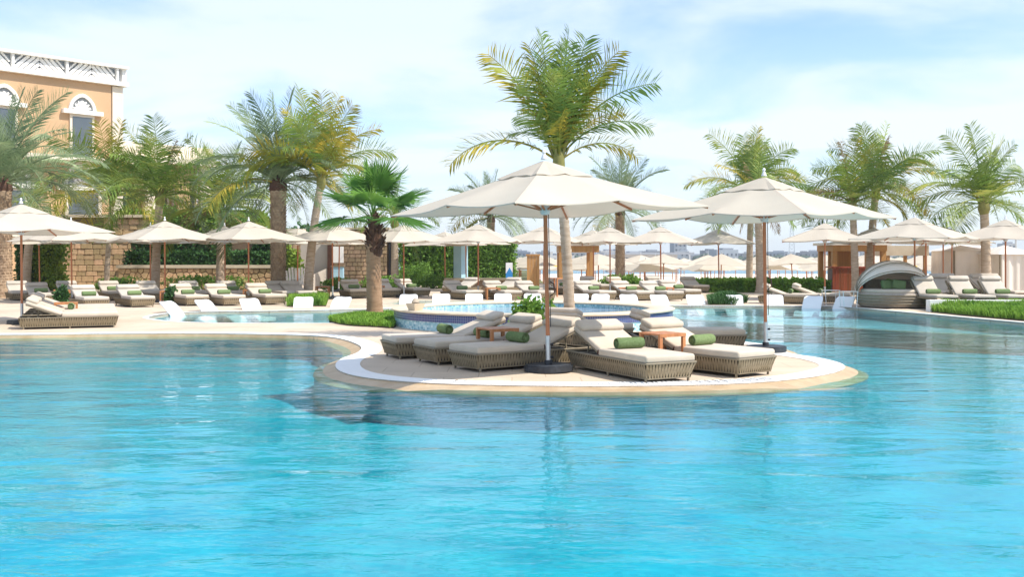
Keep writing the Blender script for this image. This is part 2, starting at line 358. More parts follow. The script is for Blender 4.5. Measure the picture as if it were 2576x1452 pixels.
for p in near:
    front = max(0, min(1, (14.6 - p.y) / 1.2)) * max(0, min(1, (p.x + 1.6) / .8)) * max(0, min(1, (4.0 - p.x) / 1.0))
    wide = 1 if p.x < -6.2 else 0
    zs.append(-.115 + .085 * front)
near_o = [a.lerp(b, 1.0 if a.y < 19.3 else max(.12, 1 - (a.y - 19.3) / 1.0)) for a, b in zip(near, offset(near, -.32))]
struct(band(MB(), near, near_o, -.012, zs, [-.088 if z > -.08 else z - .01 for z in zs]).build('pool_coping', 'coping'))
struct(band(MB(), near, [a.lerp(b, .97) for a, b in zip(near, near_o)], -.13, [-.089 if z > -.08 else z - .012 for z in zs], -.55).build('pool_side', 'pool_floor'))
struct(band(MB(), offset(near, .36), near, .006, .006, -.02).build('overflow_strip', 'white_stone'))
struct(band(MB(), offset(back, .13), back, .005, .005, -.05).build('pool_edge_trim', 'white_stone'))
gr = MB(); acc = 0
for i in range(len(near) - 1):
    a, b = near[i], near[i + 1]
    if not (-1.2 < a.x < 3.6 and a.y < 15): continue
    t = b - a; L = t.length; t.normalize(); nn = Vector((-t.y, t.x, 0)); k = 0
    while k * .055 < L:
        q = a + t * (k * .055); gr.bar(q + nn * .05 + Vector((0, 0, .012)), q + nn * .28 + Vector((0, 0, .012)), .026, .012); k += 1
gg = gr.build('drain_grate', 'white_plastic', kind='stuff'); tag(gg, 'white slotted overflow grate along the front rim of the lounger island', 'drain grate')
pf = MB(); pf.add([(-60, -12, -.50), (60, -12, -.50), (60, 45, -.50), (-60, 45, -.50)], [(0, 1, 2, 3)]); struct(pf.build('pool_floor', 'pool_floor'))
shelf = [(-13.5, 23.2), (-3, 23.6), (0, 24), (3.5, 25.5), (5, 26.5), (7.5, 24.2), (10.9, 21.2), (20, 16), (50, 8), (50, 40), (-13.5, 40)]
struct(MB().prism([Vector((*p, 0)) for p in shelf], -.51, -.33).build('pool_shelf', 'shelf'))
wl = catmull([(4.6, 27.2, 0), (5.4, 26.3, 0), (7.5, 24.2, 0), (10.9, 21.2, 0), (20, 16, 0), (40, 9, 0)], 5)
wb = MB(); band(wb, offset(wl, .14), offset(wl, -.14), -.10, -.10, -.49); band(wb, offset(wl, .142), offset(wl, .14), -.49, -.10)
struct(wb.build('submerged_wall', 'shell_stone'))
wa = MB(); wa.add([(-60, -12, WZ), (60, -12, WZ), (60, 44, WZ), (-60, 44, WZ)], [(0, 1, 2, 3)]); struct(wa.build('pool_water', 'water'))
# beach, sea, garden, ground
def sheet(name, pts, m): mb = MB(); mb.add(pts, [tuple(range(len(pts)))]); return struct(mb.build(name, m))
sheet('beach', [(-20, 59.9, -1.0), (360, 59.9, -1.0), (360, 230, -2.4), (-20, 230, -2.4)], 'sand')
sheet('sea', [(-2500, 225, -2.5), (2500, 225, -2.5), (2500, 4500, -2.5), (-2500, 4500, -2.5)], 'sea_far')
sheet('ground', [(-2500, -80, -3.2), (2500, -80, -3.2), (2500, 200, -3.2), (-2500, 200, -3.2)], 'sand')
struct(MB().prism([Vector(p) for p in ((-90, 60.01, 0), (2, 60.01, 0), (2, 120, 0), (-90, 120, 0))], -1.5, -.03).build('garden_ground', 'garden_soil'))
sheet('far_shore', [(-2500, 560, -2.0), (2500, 560, -2.0), (2500, 2400, 3.0), (-2500, 2400, 3.0)], 'town_tree')

# ------------------------------------------------------------------ spa tub
spa = thing('spa_pool', 'raised round spa pool with navy and pale blue mosaic wall behind the island loungers', 'spa pool', (0.5, 23.8, 0))
SR, ST = 3.30, .40
MB().lathe([(SR - .02, -1.3), (SR - .02, .20), (SR - .02, ST - .05)], 96).build('wall', 'mosaic', spa, True)
gt = MB().lathe([(SR - .005, ST - .205), (SR - .005, ST - .04)], 96); gt.build('grout_band', 'grout', spa, True)
tl = MB()
for row in range(3):
    for k in range(380):
        a = 2 * math.pi * (k + .10) / 380; b = 2 * math.pi * (k + .90) / 380; z0 = ST - .20 + row * .053; z1 = z0 + .043
        s = len(tl.v); r1 = SR + .004
        tl.v += [(r1 * math.cos(a), r1 * math.sin(a), z0), (r1 * math.cos(b), r1 * math.sin(b), z0), (r1 * math.cos(b), r1 * math.sin(b), z1), (r1 * math.cos(a), r1 * math.sin(a), z1)]
        tl.f.append((s, s + 1, s + 2, s + 3))
tl.build('tile_band', 'navy_tile', spa, kind='stuff')
MB().lathe([(SR + .05, ST - .04), (SR + .06, ST - .01), (SR + .04, ST), (SR - .52, ST + .004), (SR - .55, ST - .02), (SR - .55, ST - .05)], 96).build('rim', 'base_beige', spa, True).data.materials[0] = M['cap_stone']
MB().lathe([(SR - .54, ST - .05), (SR - .54, ST - .14), (SR - .54, .04)], 96).build('inner_wall', 'mosaic', spa, True)
MB().lathe([(0.001, .05), (SR - .54, .05)], 48).build('floor', 'spa_floor', spa)
MB().lathe([(0.001, ST - .13), (SR - .54, ST - .13)], 96).build('water_surface', 'spa_water', spa)

# ------------------------------------------------------------------ parasols
def umb_ring(t, i, s):                        # rim outline: corners at 0, 90, 180, 270 degrees, shorter ribs between
    a0 = i * math.pi / 4; corner = (i % 2 == 0); a1 = a0 + math.pi / 4
    ra, rb = (2.25, 1.60) if corner else (1.60, 2.25); za, zb = (2.24, 2.30) if corner else (2.30, 2.24)
    top = 2.90
    def rib(r, z, a): return Vector((r * t * math.cos(a), r * t * math.sin(a), top + (z - top) * (t ** 0.93)))
    p = rib(ra, za, a0).lerp(rib(rb, zb, a1), s)
    p.z -= .045 * math.sin(math.pi * s) * t * (1 - .2 * t); c = 1 - .035 * math.sin(math.pi * s) * t ** 4
    return Vector((p.x * c, p.y * c, p.z))
def canopy_mesh(t0, t1, dz, na, nt_, name, m, wob=0, flare=0):
    mb = MB(); ring = []
    for j in range(nt_ + 1):
        t = t0 + (t1 - t0) * j / nt_; row = []
        for i in range(8):
            for k in range(na):
                p = umb_ring(t, i, k / na); f = (t - t0) / (t1 - t0)
                p.z += dz + flare * f * f + wob * f * math.sin((i * na + k) * 2.1) ; row.append(len(mb.v)); mb.v.append(tuple(p))
        ring.append(row)
    n = len(ring[0])
    for j in range(nt_):
        for k in range(n): mb.f.append((ring[j][k], ring[j + 1][k], ring[j + 1][(k + 1) % n], ring[j][(k + 1) % n]))
    if t0 > .1:
        pass
    # hem
    b = len(mb.v); last = ring[-1]
    for k in last: x, y, z = mb.v[k]; mb.v.append((x * 1.002, y * 1.002, z - .014 if t1 > .9 else z - .01))
    for k in range(n): mb.f.append((last[k], b + k, b + (k + 1) % n, last[(k + 1) % n]))
    me = mb.mesh(name, m); me.shade_smooth()
    try: me.set_sharp_from_angle(angle=R(14))
    except Exception: pass
    return me
ME = {}
ME['canopy'] = canopy_mesh(.15, 1, 0, 6, 8, 'canopy', 'canvas')
ME['vent'] = canopy_mesh(.02, .30, .05, 4, 4, 'vent_cap', 'canvas', wob=.010, flare=-.03)
ME['canopy_b'] = canopy_mesh(.02, 1, 0, 2, 2, 'canopy', 'canvas_beach')
def umbrella_proto(full=True):
    u = thing('parasol', 'x', 'parasol')
    put('canopy', ME['canopy'], u); put('vent_cap', ME['vent'], u)
    MB().tube([(0, 0, .1), (0, 0, .5)], .036, 12).build('pole_sleeve', 'aluminium', u, True)
    MB().tube([(0, 0, .49), (0, 0, 2.86)], .029, 12).build('pole', 'pole_wood', u, True)
    MB().lathe([(.001, 3.10), (.018, 3.09), (.03, 3.06), (.018, 3.035), (.03, 3.01), (.05, 2.96)], 12).build('finial', 'hub_metal', u, True)
    MB().lathe([(.03, 2.18), (.065, 2.19), (.075, 2.25), (.06, 2.31), (.03, 2.32)], 14).build('hub', 'hub_metal', u, True)
    b = MB(); prof = []
    for k in range(28):
        a = 2 * math.pi * k / 28; r = .34 - (.03 if abs(((math.degrees(a) + 300) % 360) - 180) < 14 else 0); prof.append((r * math.cos(a), r * math.sin(a), 0))
    b.prism([Vector(p) for p in prof], .012, .085)
    b.prism([Vector(p) * .94 for p in prof], .085, .10)
    b.build('base', 'base_grey', u)
    MB().tube([(0, 0, .09), (0, 0, .16)], .055, 12).build('socket', 'base_grey', u, True)
    for i in range(8):
        a = i * math.pi / 4
        r_ = MB()
        for t0, t1 in ((.03, .5), (.5, .99)):
            p, q = umb_ring(t0, i, 0), umb_ring(t1, i, 0); p.z -= .028; q.z -= .03; r_.bar(p, q, .022, .03)
        r_.build('rib', 'pole_wood', u)
        if full or i % 2 == 0 or True:
            q = umb_ring(.47, i, 0); q.z -= .045
            MB().bar((.05 * math.cos(a), .05 * math.sin(a), 2.25), q, .026, .022).build('strut', 'pole_wood', u)
    if full:
        MB().tube([(.045, -.02, .62), (.047, -.02, 2.2)], .006, 5).build('cord', 'black_metal', u)
        c = MB().tube([(.045, 0, 1.25), (.10, 0, 1.22), (.11, 0, 1.10), (.05, 0, 1.05)], .012, 6).build('cleat', 'dark_wood', u)
        MB().tube([(.03, 0, .20), (.075, 0, .20)], .016, 8).build('locking_knob', 'black_metal', u); MB().tube([(.03, 0, .38), (.075, 0, .38)], .016, 8).build('locking_knob', 'black_metal', u)
    return u
uf = umbrella_proto(True); us = umbrella_proto(False)
G_I = 'cream parasols over the lounger island'; G_D = 'cream parasols standing on the pool deck'
def place_u(proto, loc, rz, label, group, lean=(0, 0), sc=1.0):
    u = copy_tree(proto, loc, R(rz), label, group); u.rotation_euler = (R(lean[0]), R(lean[1]), R(rz)); u.scale = (sc, sc, sc); return u
place_u(uf, P(1380, 935), -11, 'largest cream parasol, at the front of the lounger island with a dark disc base', G_I, (0, -1.2))
place_u(uf, Vector((4.27, 16.75, 0)), 1, 'second large cream parasol, at the right back of the lounger island', G_I, (0, -.6))
deck_umb = [  # px, distance, rotation, label
    (55, 23.7, 4, 'cream parasol over the side-on loungers at the left frame edge'),
    (181, 35.4, 8, 'cream parasol right behind the leftmost one, in front of the ivy bush'),
    (415, 34.8, -4, 'cream parasol with shaded top in front of the stone planter'),
    (378, 40.5, 12, 'cream parasol half hidden behind the one at the left end of the stone planter'),
    (625, 35.2, 0, 'cream parasol in front of the right half of the stone planter'),
    (567, 41, 30, 'cream parasol whose peak shows between the two planter parasols'),
    (748, 44, 10, 'cream parasol partly hidden behind the tall yellowing palm trunk'),
    (837, 37.6, 5, 'cream parasol under the left leaves of the fan palm'),
    (852, 45, 20, 'cream parasol in front of the pale ramp wall behind the fan palm'),
    (1016, 39.2, -6, 'cream parasol just right of the fan palm trunk'),
    (1120, 50, 14, 'cream parasol in front of the green hedge wall, left of the blue column'),
    (1203, 38.5, 32, 'cream parasol left of the main parasol pole, in front of the hedge'),
    (1173, 47, 10, 'cream parasol touching the right side of the blue column'),
    (1368, 40.5, 28, 'cream parasol directly behind the main parasol pole'),
    (1535, 42, 30, 'cream parasol right of the island palm trunk with its struts showing'),
    (1493, 47, 10, 'cream parasol behind the pergola posts right of the island palm'),
    (1663, 41.5, 28, 'cream parasol between the two island parasol poles with a vented peak'),
    (1809, 45, 24, 'smallest grey topped parasol just left of the second island parasol pole'),
    (2075, 37, 30, 'grey topped parasol in front of the wooden kiosk'),
    (2199, 43, 10, 'cream parasol behind the wooden kiosk palms'),
    (2302, 31.7, 4, 'grey topped parasol standing beside the shell daybed'),
    (2328, 38, 20, 'cream parasol behind the shell daybed, nearest to it'),
    (2373, 41, 0, 'cream parasol left of the pale cabana tents, on the thinner left pole'),
    (2394, 45.5, 15, 'cream parasol left of the pale cabana tents, farthest back'),
    (2530, 33.5, 6, 'grey topped parasol cut by the right frame edge near the cabana tents'),
    (100, 44, 0, 'cream parasol peeping low behind the leftmost parasol beside the ivy bush'),
]
for px, d, rz, lb in deck_umb: place_u(us, D(px, d), rz, lb, G_D, (rnd.uniform(-.8, .8), rnd.uniform(-.8, .8)), .97)
kill(uf); kill(us)

# ------------------------------------------------------------------ loungers
LW = .385
def weave_mesh(nl, name):
    mb = MB(); zb, zt = .055, .245; fl = .055
    def pt(u, z):                              # u runs round the flared outline
        f = (z - zb) / (zt - zb); w = LW - fl + fl * f; x0 = .05 - .05 * f; x1 = 1.99 + .03 * f
        L1, L2 = 2.0, 2 * LW; per = 2 * (L1 + L2); u = (u % 1) * per
        if u < L1: return Vector((x0 + (x1 - x0) * u / L1, -w, z))
        u -= L1
        if u < L2: return Vector((x1, -w + 2 * w * u / L2, z))
        u -= L2
        if u < L1: return Vector((x1 - (x1 - x0) * u / L1, w, z))
        u -= L1; return Vector((x0, w - 2 * w * u / L2, z))
    c = Vector((1, 0, .15))
    for lay in (0, 1):
        for k in range(nl):
            u = (k + lay * .5) / nl; sl = (.22 if lay else -.22) / nl
            w = .27 / nl
            ps = []
            for f in (0, .5, 1):
                z = zb + (zt - zb) * f; uu = u + sl * (f - .5) * 2; o_ = (.006 if (lay == 0) == (f != .5) else .001)
                for s_ in (-1, 1):
                    p = pt(uu + s_ * w, z); q = (p - Vector((1, 0, p.z))); q.z = 0
                    nrm = Vector((0, math.copysign(1, p.y), 0)) if abs(abs(p.y) - (LW - fl + fl * f)) < 1e-4 else Vector((math.copysign(1, p.x - 1), 0, 0))
                    ps.append(p + nrm * (.004 + o_))
            b = len(mb.v); mb.v += [tuple(p) for p in ps]; mb.f += [(b, b + 1, b + 3, b + 2), (b + 2, b + 3, b + 5, b + 4)]
    return mb.mesh(name, 'rope')
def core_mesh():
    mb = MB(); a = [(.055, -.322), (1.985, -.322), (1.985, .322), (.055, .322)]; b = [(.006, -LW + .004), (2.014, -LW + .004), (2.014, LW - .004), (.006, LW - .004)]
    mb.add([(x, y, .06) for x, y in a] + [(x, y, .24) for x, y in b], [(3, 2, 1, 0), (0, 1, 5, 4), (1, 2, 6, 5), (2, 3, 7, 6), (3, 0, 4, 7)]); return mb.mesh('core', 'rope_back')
def lounger_proto(far=False, ang=22.0, cm_='cushion'):
    t = thing('sun_lounger', 'x', 'sun lounger')
    put('weave_backing', ME['core'], t); put('rope_weave', ME['weave_far' if far else 'weave'], t, kind='stuff')
    fr_ = MB()
    for z, w, x0, x1, r in ((.25, LW, 0, 2.02, .014), (.055, LW - .055, .05, 1.99, .011)):
        cs = [(x0, -w, z), (x1, -w, z), (x1, w, z), (x0, w, z)]
        for i in range(4): fr_.tube([cs[i], cs[(i + 1) % 4]], r, 6)
    for x in (1.25, 1.45, 1.65, 1.85): fr_.box((x, 0, .235), (.05, 2 * LW - .03, .014))
    fr_.box((.58, 0, .238), (1.14, 2 * LW - .04, .012))
    fr_.build('frame', 'frame_taupe', t)
    for x in (.09, 1.0, 1.93):
        for y in (-LW + .06, LW - .06): MB().tube([(x, y, 0), (x, y, .06)], .017, 8).build('foot', 'frame_taupe', t)
    put('mattress', ME['seat_' + cm_], t)
    ba = R(ang); H = Vector((1.16, 0, .262)); mtx = Matrix.Translation(H) @ Matrix.Rotation(-ba, 4, 'Y')
    MB().rbox((.80, .72, .08), .034, mtx @ Matrix.Translation((.40, 0, .05))).build('back_cushion', cm_, t, True)
    MB().rbox((.25, .71, .10), .048, mtx @ Matrix.Translation((.69, 0, .125)), 4).build('pillow', cm_, t, True)
    bf = MB()
    for y in (-.33, .33): bf.bar(mtx @ Vector((0, y, 0)), mtx @ Vector((.78, y, 0)), .03, .02)
    for x in (.1, .4, .75): bf.bar(mtx @ Vector((x, -.33, 0)), mtx @ Vector((x, .33, 0)), .02, .03)
    for y in (-.25, .25): bf.bar(mtx @ Vector((.5, y, 0)), (1.16 + .5, y, .24), .016, .016)
    bf.build('back_frame', 'frame_taupe', t)
    st = MB(); st.box((0, 0, 0), (.012, .05, .06), mtx=mtx @ Matrix.Translation((.02, -.365, .04))); st.box((0, 0, 0), (.012, .05, .06), mtx=mtx @ Matrix.Translation((.02, .365, .04))); st.build('hinge', 'dark_wood', t)
    return t
ME['weave'] = weave_mesh(112, 'rope_weave'); ME['weave_far'] = weave_mesh(80, 'rope_weave'); ME['core'] = core_mesh()
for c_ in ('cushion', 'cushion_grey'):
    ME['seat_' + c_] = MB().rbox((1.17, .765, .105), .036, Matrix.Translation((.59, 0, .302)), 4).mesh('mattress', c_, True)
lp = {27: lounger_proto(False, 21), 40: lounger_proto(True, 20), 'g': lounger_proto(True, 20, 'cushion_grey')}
tw = MB(); prof = []
for k in range(15):
    x = -.21 + .42 * k / 14; r = .078 * (1 - .10 * abs(math.sin(k * 1.3)) * .3) * (.88 if k in (0, 14) else 1); tw.v += [(x, r * math.cos(a), r * math.sin(a)) for a in [2 * math.pi * j / 18 for j in range(18)]]
for k in range(14):
    for j in range(18): tw.f.append((k * 18 + j, k * 18 + (j + 1) % 18, (k + 1) * 18 + (j + 1) % 18, (k + 1) * 18 + j))
for e, x in ((0, -.2), (14, .2)):        # rolled spiral ends
    rings = [[e * 18 + j for j in range(18)]]
    for q, rr in enumerate((.062, .055, .045, .036, .024, .012)):
        s = len(tw.v); dx = (.012 if q % 2 == 0 else -.002) * (1 if x < 0 else -1)
        tw.v += [(x + dx, rr * math.cos(2 * math.pi * j / 18), rr * math.sin(2 * math.pi * j / 18)) for j in range(18)]; rings.append(list(range(s, s + 18)))
    for a, b in zip(rings, rings[1:]):
        for j in range(18): tw.f.append((a[j], a[(j + 1) % 18], b[(j + 1) % 18], b[j]))
    tw.f.append(tuple(rings[-1]))
ME['towel'] = tw.mesh('rolled_towel', 'towel', True); ME['towel_n'] = ME['towel'].copy(); ME['towel_n'].materials[0] = M['towel_navy']
G_L = 'woven loungers on the island'; G_LR = 'woven loungers on the pool deck'; G_T = 'rolled green towels on the loungers'
def lounger(x, y, ang, label, proto=27, group=G_L, towel=None, toff=(.98, .0), navy=False, tl=.0):
    L = copy_tree(lp[proto], (x, y, 0), R(ang), label, group)
    if towel:
        v = Vector((x, y, 0)) + Matrix.Rotation(R(ang), 3, 'Z') @ Vector((toff[0], toff[1], .43))
        o = put('rolled_towel', ME['towel_n' if navy else 'towel'], None, v, rot=(rnd.uniform(0, 6), 0, R(ang + 90 + tl))); tag(o, towel, 'towel', None if navy else G_T)
    return L
lounger(2.02, 12.62, 116, 'nearest island lounger right of the main parasol base, foot end towards the camera', towel='rolled green towel on the nearest lounger right of the main parasol pole')
lounger(3.27, 13.25, 127, 'rightmost island lounger, foot end at the right beside the table', towel='rolled green towel on the rightmost island lounger')
lounger(-.70, 13.95, 35, 'front island lounger left of the main parasol pole', towel='rolled green towel on the front lounger left of the main parasol pole', toff=(.95, .0))
lounger(-1.32, 14.88, 30, 'middle one of the three island loungers pointing left', towel='dark green rolled towel behind the left teak table', toff=(1.0, -.02))
lounger(-1.96, 15.75, 25, 'leftmost island lounger, foot end above the white overflow strip', towel='rolled green towel on the leftmost island lounger, in front of the spa wall', toff=(.96, -.0))
lounger(3.98, 17.35, 183, 'island lounger at the back right seen from behind its raised back', toff=(.9, 0))
lounger(2.0, 19.0, 232, 'island lounger at the back whose raised back meets the palm trunk')
# left group, side on
la = 203
for k, (lb, tb) in enumerate([('nearest of the side-on loungers at the left pool edge', None), ('second side-on lounger at the left pool edge, behind the nearest', 'rolled green towel beside the small table of the side-on loungers'),
                              ('third side-on lounger at the left pool edge', None), ('farthest side-on lounger at the left pool edge', None)]):
    lounger(-9.05 - .47 * k, 22.85 + 1.12 * k, la, lb, 27, G_LR, tb, (1.0, .0))
# rear rows: foot position in the photograph, heading of the head end
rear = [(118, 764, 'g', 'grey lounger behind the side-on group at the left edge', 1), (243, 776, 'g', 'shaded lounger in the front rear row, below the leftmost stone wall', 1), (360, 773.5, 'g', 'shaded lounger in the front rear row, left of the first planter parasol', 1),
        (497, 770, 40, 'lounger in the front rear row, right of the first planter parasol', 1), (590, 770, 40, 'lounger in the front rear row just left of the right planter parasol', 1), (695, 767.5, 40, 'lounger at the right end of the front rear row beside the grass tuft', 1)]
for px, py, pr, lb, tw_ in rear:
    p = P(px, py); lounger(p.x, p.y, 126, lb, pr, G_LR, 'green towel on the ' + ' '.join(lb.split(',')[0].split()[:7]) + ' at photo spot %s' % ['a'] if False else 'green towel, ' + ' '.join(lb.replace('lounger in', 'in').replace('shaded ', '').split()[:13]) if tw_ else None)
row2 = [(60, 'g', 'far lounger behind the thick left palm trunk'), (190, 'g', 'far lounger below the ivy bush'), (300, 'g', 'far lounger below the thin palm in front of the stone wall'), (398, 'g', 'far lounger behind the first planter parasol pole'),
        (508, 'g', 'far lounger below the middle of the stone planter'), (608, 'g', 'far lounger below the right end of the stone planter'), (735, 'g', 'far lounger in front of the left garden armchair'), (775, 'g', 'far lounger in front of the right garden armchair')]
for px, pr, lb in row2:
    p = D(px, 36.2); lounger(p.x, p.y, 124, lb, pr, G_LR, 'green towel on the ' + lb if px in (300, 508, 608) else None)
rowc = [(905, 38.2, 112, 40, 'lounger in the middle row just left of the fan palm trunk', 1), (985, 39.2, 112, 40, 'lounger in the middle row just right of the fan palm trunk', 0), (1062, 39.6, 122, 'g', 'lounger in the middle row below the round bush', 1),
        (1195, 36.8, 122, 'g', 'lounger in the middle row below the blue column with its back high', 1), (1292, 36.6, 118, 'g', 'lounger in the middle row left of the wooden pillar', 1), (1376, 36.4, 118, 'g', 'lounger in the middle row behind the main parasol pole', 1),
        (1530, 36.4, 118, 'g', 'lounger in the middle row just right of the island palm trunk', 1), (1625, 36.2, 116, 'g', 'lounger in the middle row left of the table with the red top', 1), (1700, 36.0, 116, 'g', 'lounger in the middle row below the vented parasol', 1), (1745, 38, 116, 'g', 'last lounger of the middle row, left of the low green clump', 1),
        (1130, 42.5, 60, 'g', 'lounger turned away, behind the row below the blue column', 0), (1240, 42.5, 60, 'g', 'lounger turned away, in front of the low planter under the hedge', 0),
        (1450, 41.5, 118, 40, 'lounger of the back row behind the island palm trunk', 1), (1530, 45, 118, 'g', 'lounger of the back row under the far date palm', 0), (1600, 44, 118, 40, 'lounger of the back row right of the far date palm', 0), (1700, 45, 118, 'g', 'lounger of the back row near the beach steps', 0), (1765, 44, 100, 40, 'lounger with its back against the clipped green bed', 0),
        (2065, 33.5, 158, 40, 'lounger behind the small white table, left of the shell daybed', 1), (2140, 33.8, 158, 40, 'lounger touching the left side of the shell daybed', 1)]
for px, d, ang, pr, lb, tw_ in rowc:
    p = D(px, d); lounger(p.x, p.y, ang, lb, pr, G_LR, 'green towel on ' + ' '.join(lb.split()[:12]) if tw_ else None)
for k in lp: kill(lp[k])

# teak tables
def table(loc, rz, label, h=.43, w=.52, m='teak', group='teak side tables between the loungers'):
    t = thing('side_table', label, 'side table', loc, R(rz), group)
    for k in range(6): MB().box((-w / 2 + (k + .5) * w / 6, 0, h - .012), (w / 6 - .006, w - .09, .022)).build('slat', m, t)
    f = MB()
    for sx, sy, lx, ly in ((0, 1, w, .045), (0, -1, w, .045)): f.box((0, sy * (w / 2 - .022), h - .0225), (lx, ly, .045))
    f.build('apron', m, t)
    for sx in (-1, 1):
        for sy in (-1, 1): MB().box((sx * (w / 2 - .026), sy * (w / 2 - .026), (h - .046) / 2), (.048, .042, h - .046)).build('leg', m, t)
    return t
table((-.22, 15.0, 0), 30, 'teak side table between the two left-pointing loungers in front of the spa', .53, .48)
table((2.10, 13.9, 0), 31, 'teak side table between the two right island loungers', .54, .46)
table((-10.75, 24.0, 0), la, 'teak table between the side-on loungers at the left edge', .5)
for px, d, lb in ((155, 34.5, 'dark teak table left of the second parasol on the left'), (425, 33.6, 'teak table beside the base of the first planter parasol'), (632, 34.8, 'teak table beside the base of the right planter parasol'), (812, 38.8, 'teak table under the left fan palm leaves'),
                  (945, 39.5, 'teak table behind the fan palm trunk'), (1240, 37, 'teak table left of the wooden pillar behind the spa'), (1568, 37.5, 'teak table between the middle row loungers right of the island palm'), (1672, 37.5, 'table with a reddish top below the vented parasol'), (1398, 40, 'tall teak bar table behind the main parasol pole')):
    table(D(px, d), rnd.uniform(0, 60), lb, .45 if 'tall' not in lb else .75)
for px, d, lb in ((2090, 32.6, 'small white metal table left of the shell daybed'), (2135, 31.5, 'small white metal table in front of the lounger by the shell daybed')):
    p = D(px, d); t = thing('metal_table', lb, 'side table', p, 0, 'small white metal tables')
    MB().box((0, 0, .5), (.5, .4, .02)).build('tabletop', 'tent', t)
    for sx in (-1, 1):
        for sy in (-1, 1): MB().tube([(sx * .2, sy * .16, 0), (sx * .23, sy * .18, .49)], .012, 6).build('leg', 'white_plastic', t)

# in-water loungers
def pool_chair_mesh():
    prof = [(0, -.22), (.25, -.10), (.55, -.085), (.80, -.16), (.98, -.20), (1.10, -.12), (1.28, .08), (1.46, .25), (1.53, .297), (1.59, .34), (1.63, .358), (1.64, .362)]
    mb = MB(); n = 9; pr = catmull([(x, z, 0) for x, z in prof], 3); m = len(pr); th = .045
    for side in (0, 1):
        for i, p in enumerate(pr):
            sx_ = 1.64 - p.x; e = 0; rc = .16 * (1 - math.sqrt(max(0, 1 - (1 - max(0, min(sx_, .15)) / .15) ** 2))); e0 = max(0, (4 - i) / 4); w = (.30 - rc) * math.sqrt(max(0, 1 - (e0 * .5) ** 2))
            for k in range(n): y = -w + 2 * w * k / (n - 1); cup = .035 * (abs(y) / .34) ** 2; mb.v.append((p.x, y, p.y + cup - (th if side else 0)))
    for i in range(m - 1):
        for k in range(n - 1):
            a = i * n + k; mb.f.append((a, a + n, a + n + 1, a + 1)); b = a + m * n; mb.f.append((b, b + 1, b + n + 1, b + n))
    o_ = m * n
    for i in range(m - 1): mb.f.append((i * n, o_ + i * n, o_ + (i + 1) * n, (i + 1) * n)); a = i * n + n - 1; mb.f.append((a, a + n, o_ + a + n, o_ + a))
    for k in range(n - 1): mb.f.append((k, k + 1, o_ + k + 1, o_ + k)); a = (m - 1) * n + k; mb.f.append((a, o_ + a, o_ + a + 1, a + 1))
    return mb.mesh('shell', 'white_plastic', True)
pc = pool_chair_mesh()
GP = 'white loungers standing in the shallow pool'
for px, py, a, lb in [(428, 797, 160, 'leftmost white in-pool lounger seen edge-on'), (512, 793, 150, 'second white in-pool lounger from the left'), (616, 790, 125, 'third white in-pool lounger from the left, beside a parasol base'), (747, 786, 97, 'white in-pool lounger with rounded back, left of the fan palm'),
                      (842, 786, 75, 'white in-pool lounger with rounded back, nearest the fan palm trunk'), (1020, 777, 92, 'white in-pool lounger behind the left end of the spa rim'), (1105, 775, 92, 'white in-pool lounger top over the spa rim, second from its left end'), (1190, 775, 92, 'white in-pool lounger top over the spa rim, third from its left end'), (1265, 774, 92, 'white in-pool lounger top just left of the main parasol pole'),
                      (1342, 774, 92, 'white in-pool lounger top between the pole and the left part of the rim'), (1462, 775, 80, 'white in-pool lounger top beside the island palm trunk'), (1516, 776, 80, 'white in-pool lounger top right of the island palm trunk'), (1592, 777, 95, 'white in-pool lounger near the right end of the spa rim'),
                      (1672, 778, 100, 'first white in-pool lounger in the open water right of the spa'), (1765, 778, 95, 'white in-pool lounger beside the low green clump'), (1862, 779, 80, 'white in-pool lounger just left of the second island parasol pole'), (1966, 779, 78, 'white in-pool lounger right of the second island parasol pole'),
                      (2062, 782, 60, 'white in-pool lounger left of the two small white tables'), (2140, 783, 50, 'rightmost white in-pool lounger in front of the shell daybed')]:
    p = P(px, py - 4, -.05); dv = Matrix.Rotation(R(a), 3, 'Z') @ Vector((1.3, 0, 0))
    o = put('pool_lounger', pc, None, (p.x - dv.x, p.y - dv.y * .3, -.045), rot=(0, 0, R(a))); tag(o, lb, 'pool lounger', GP)

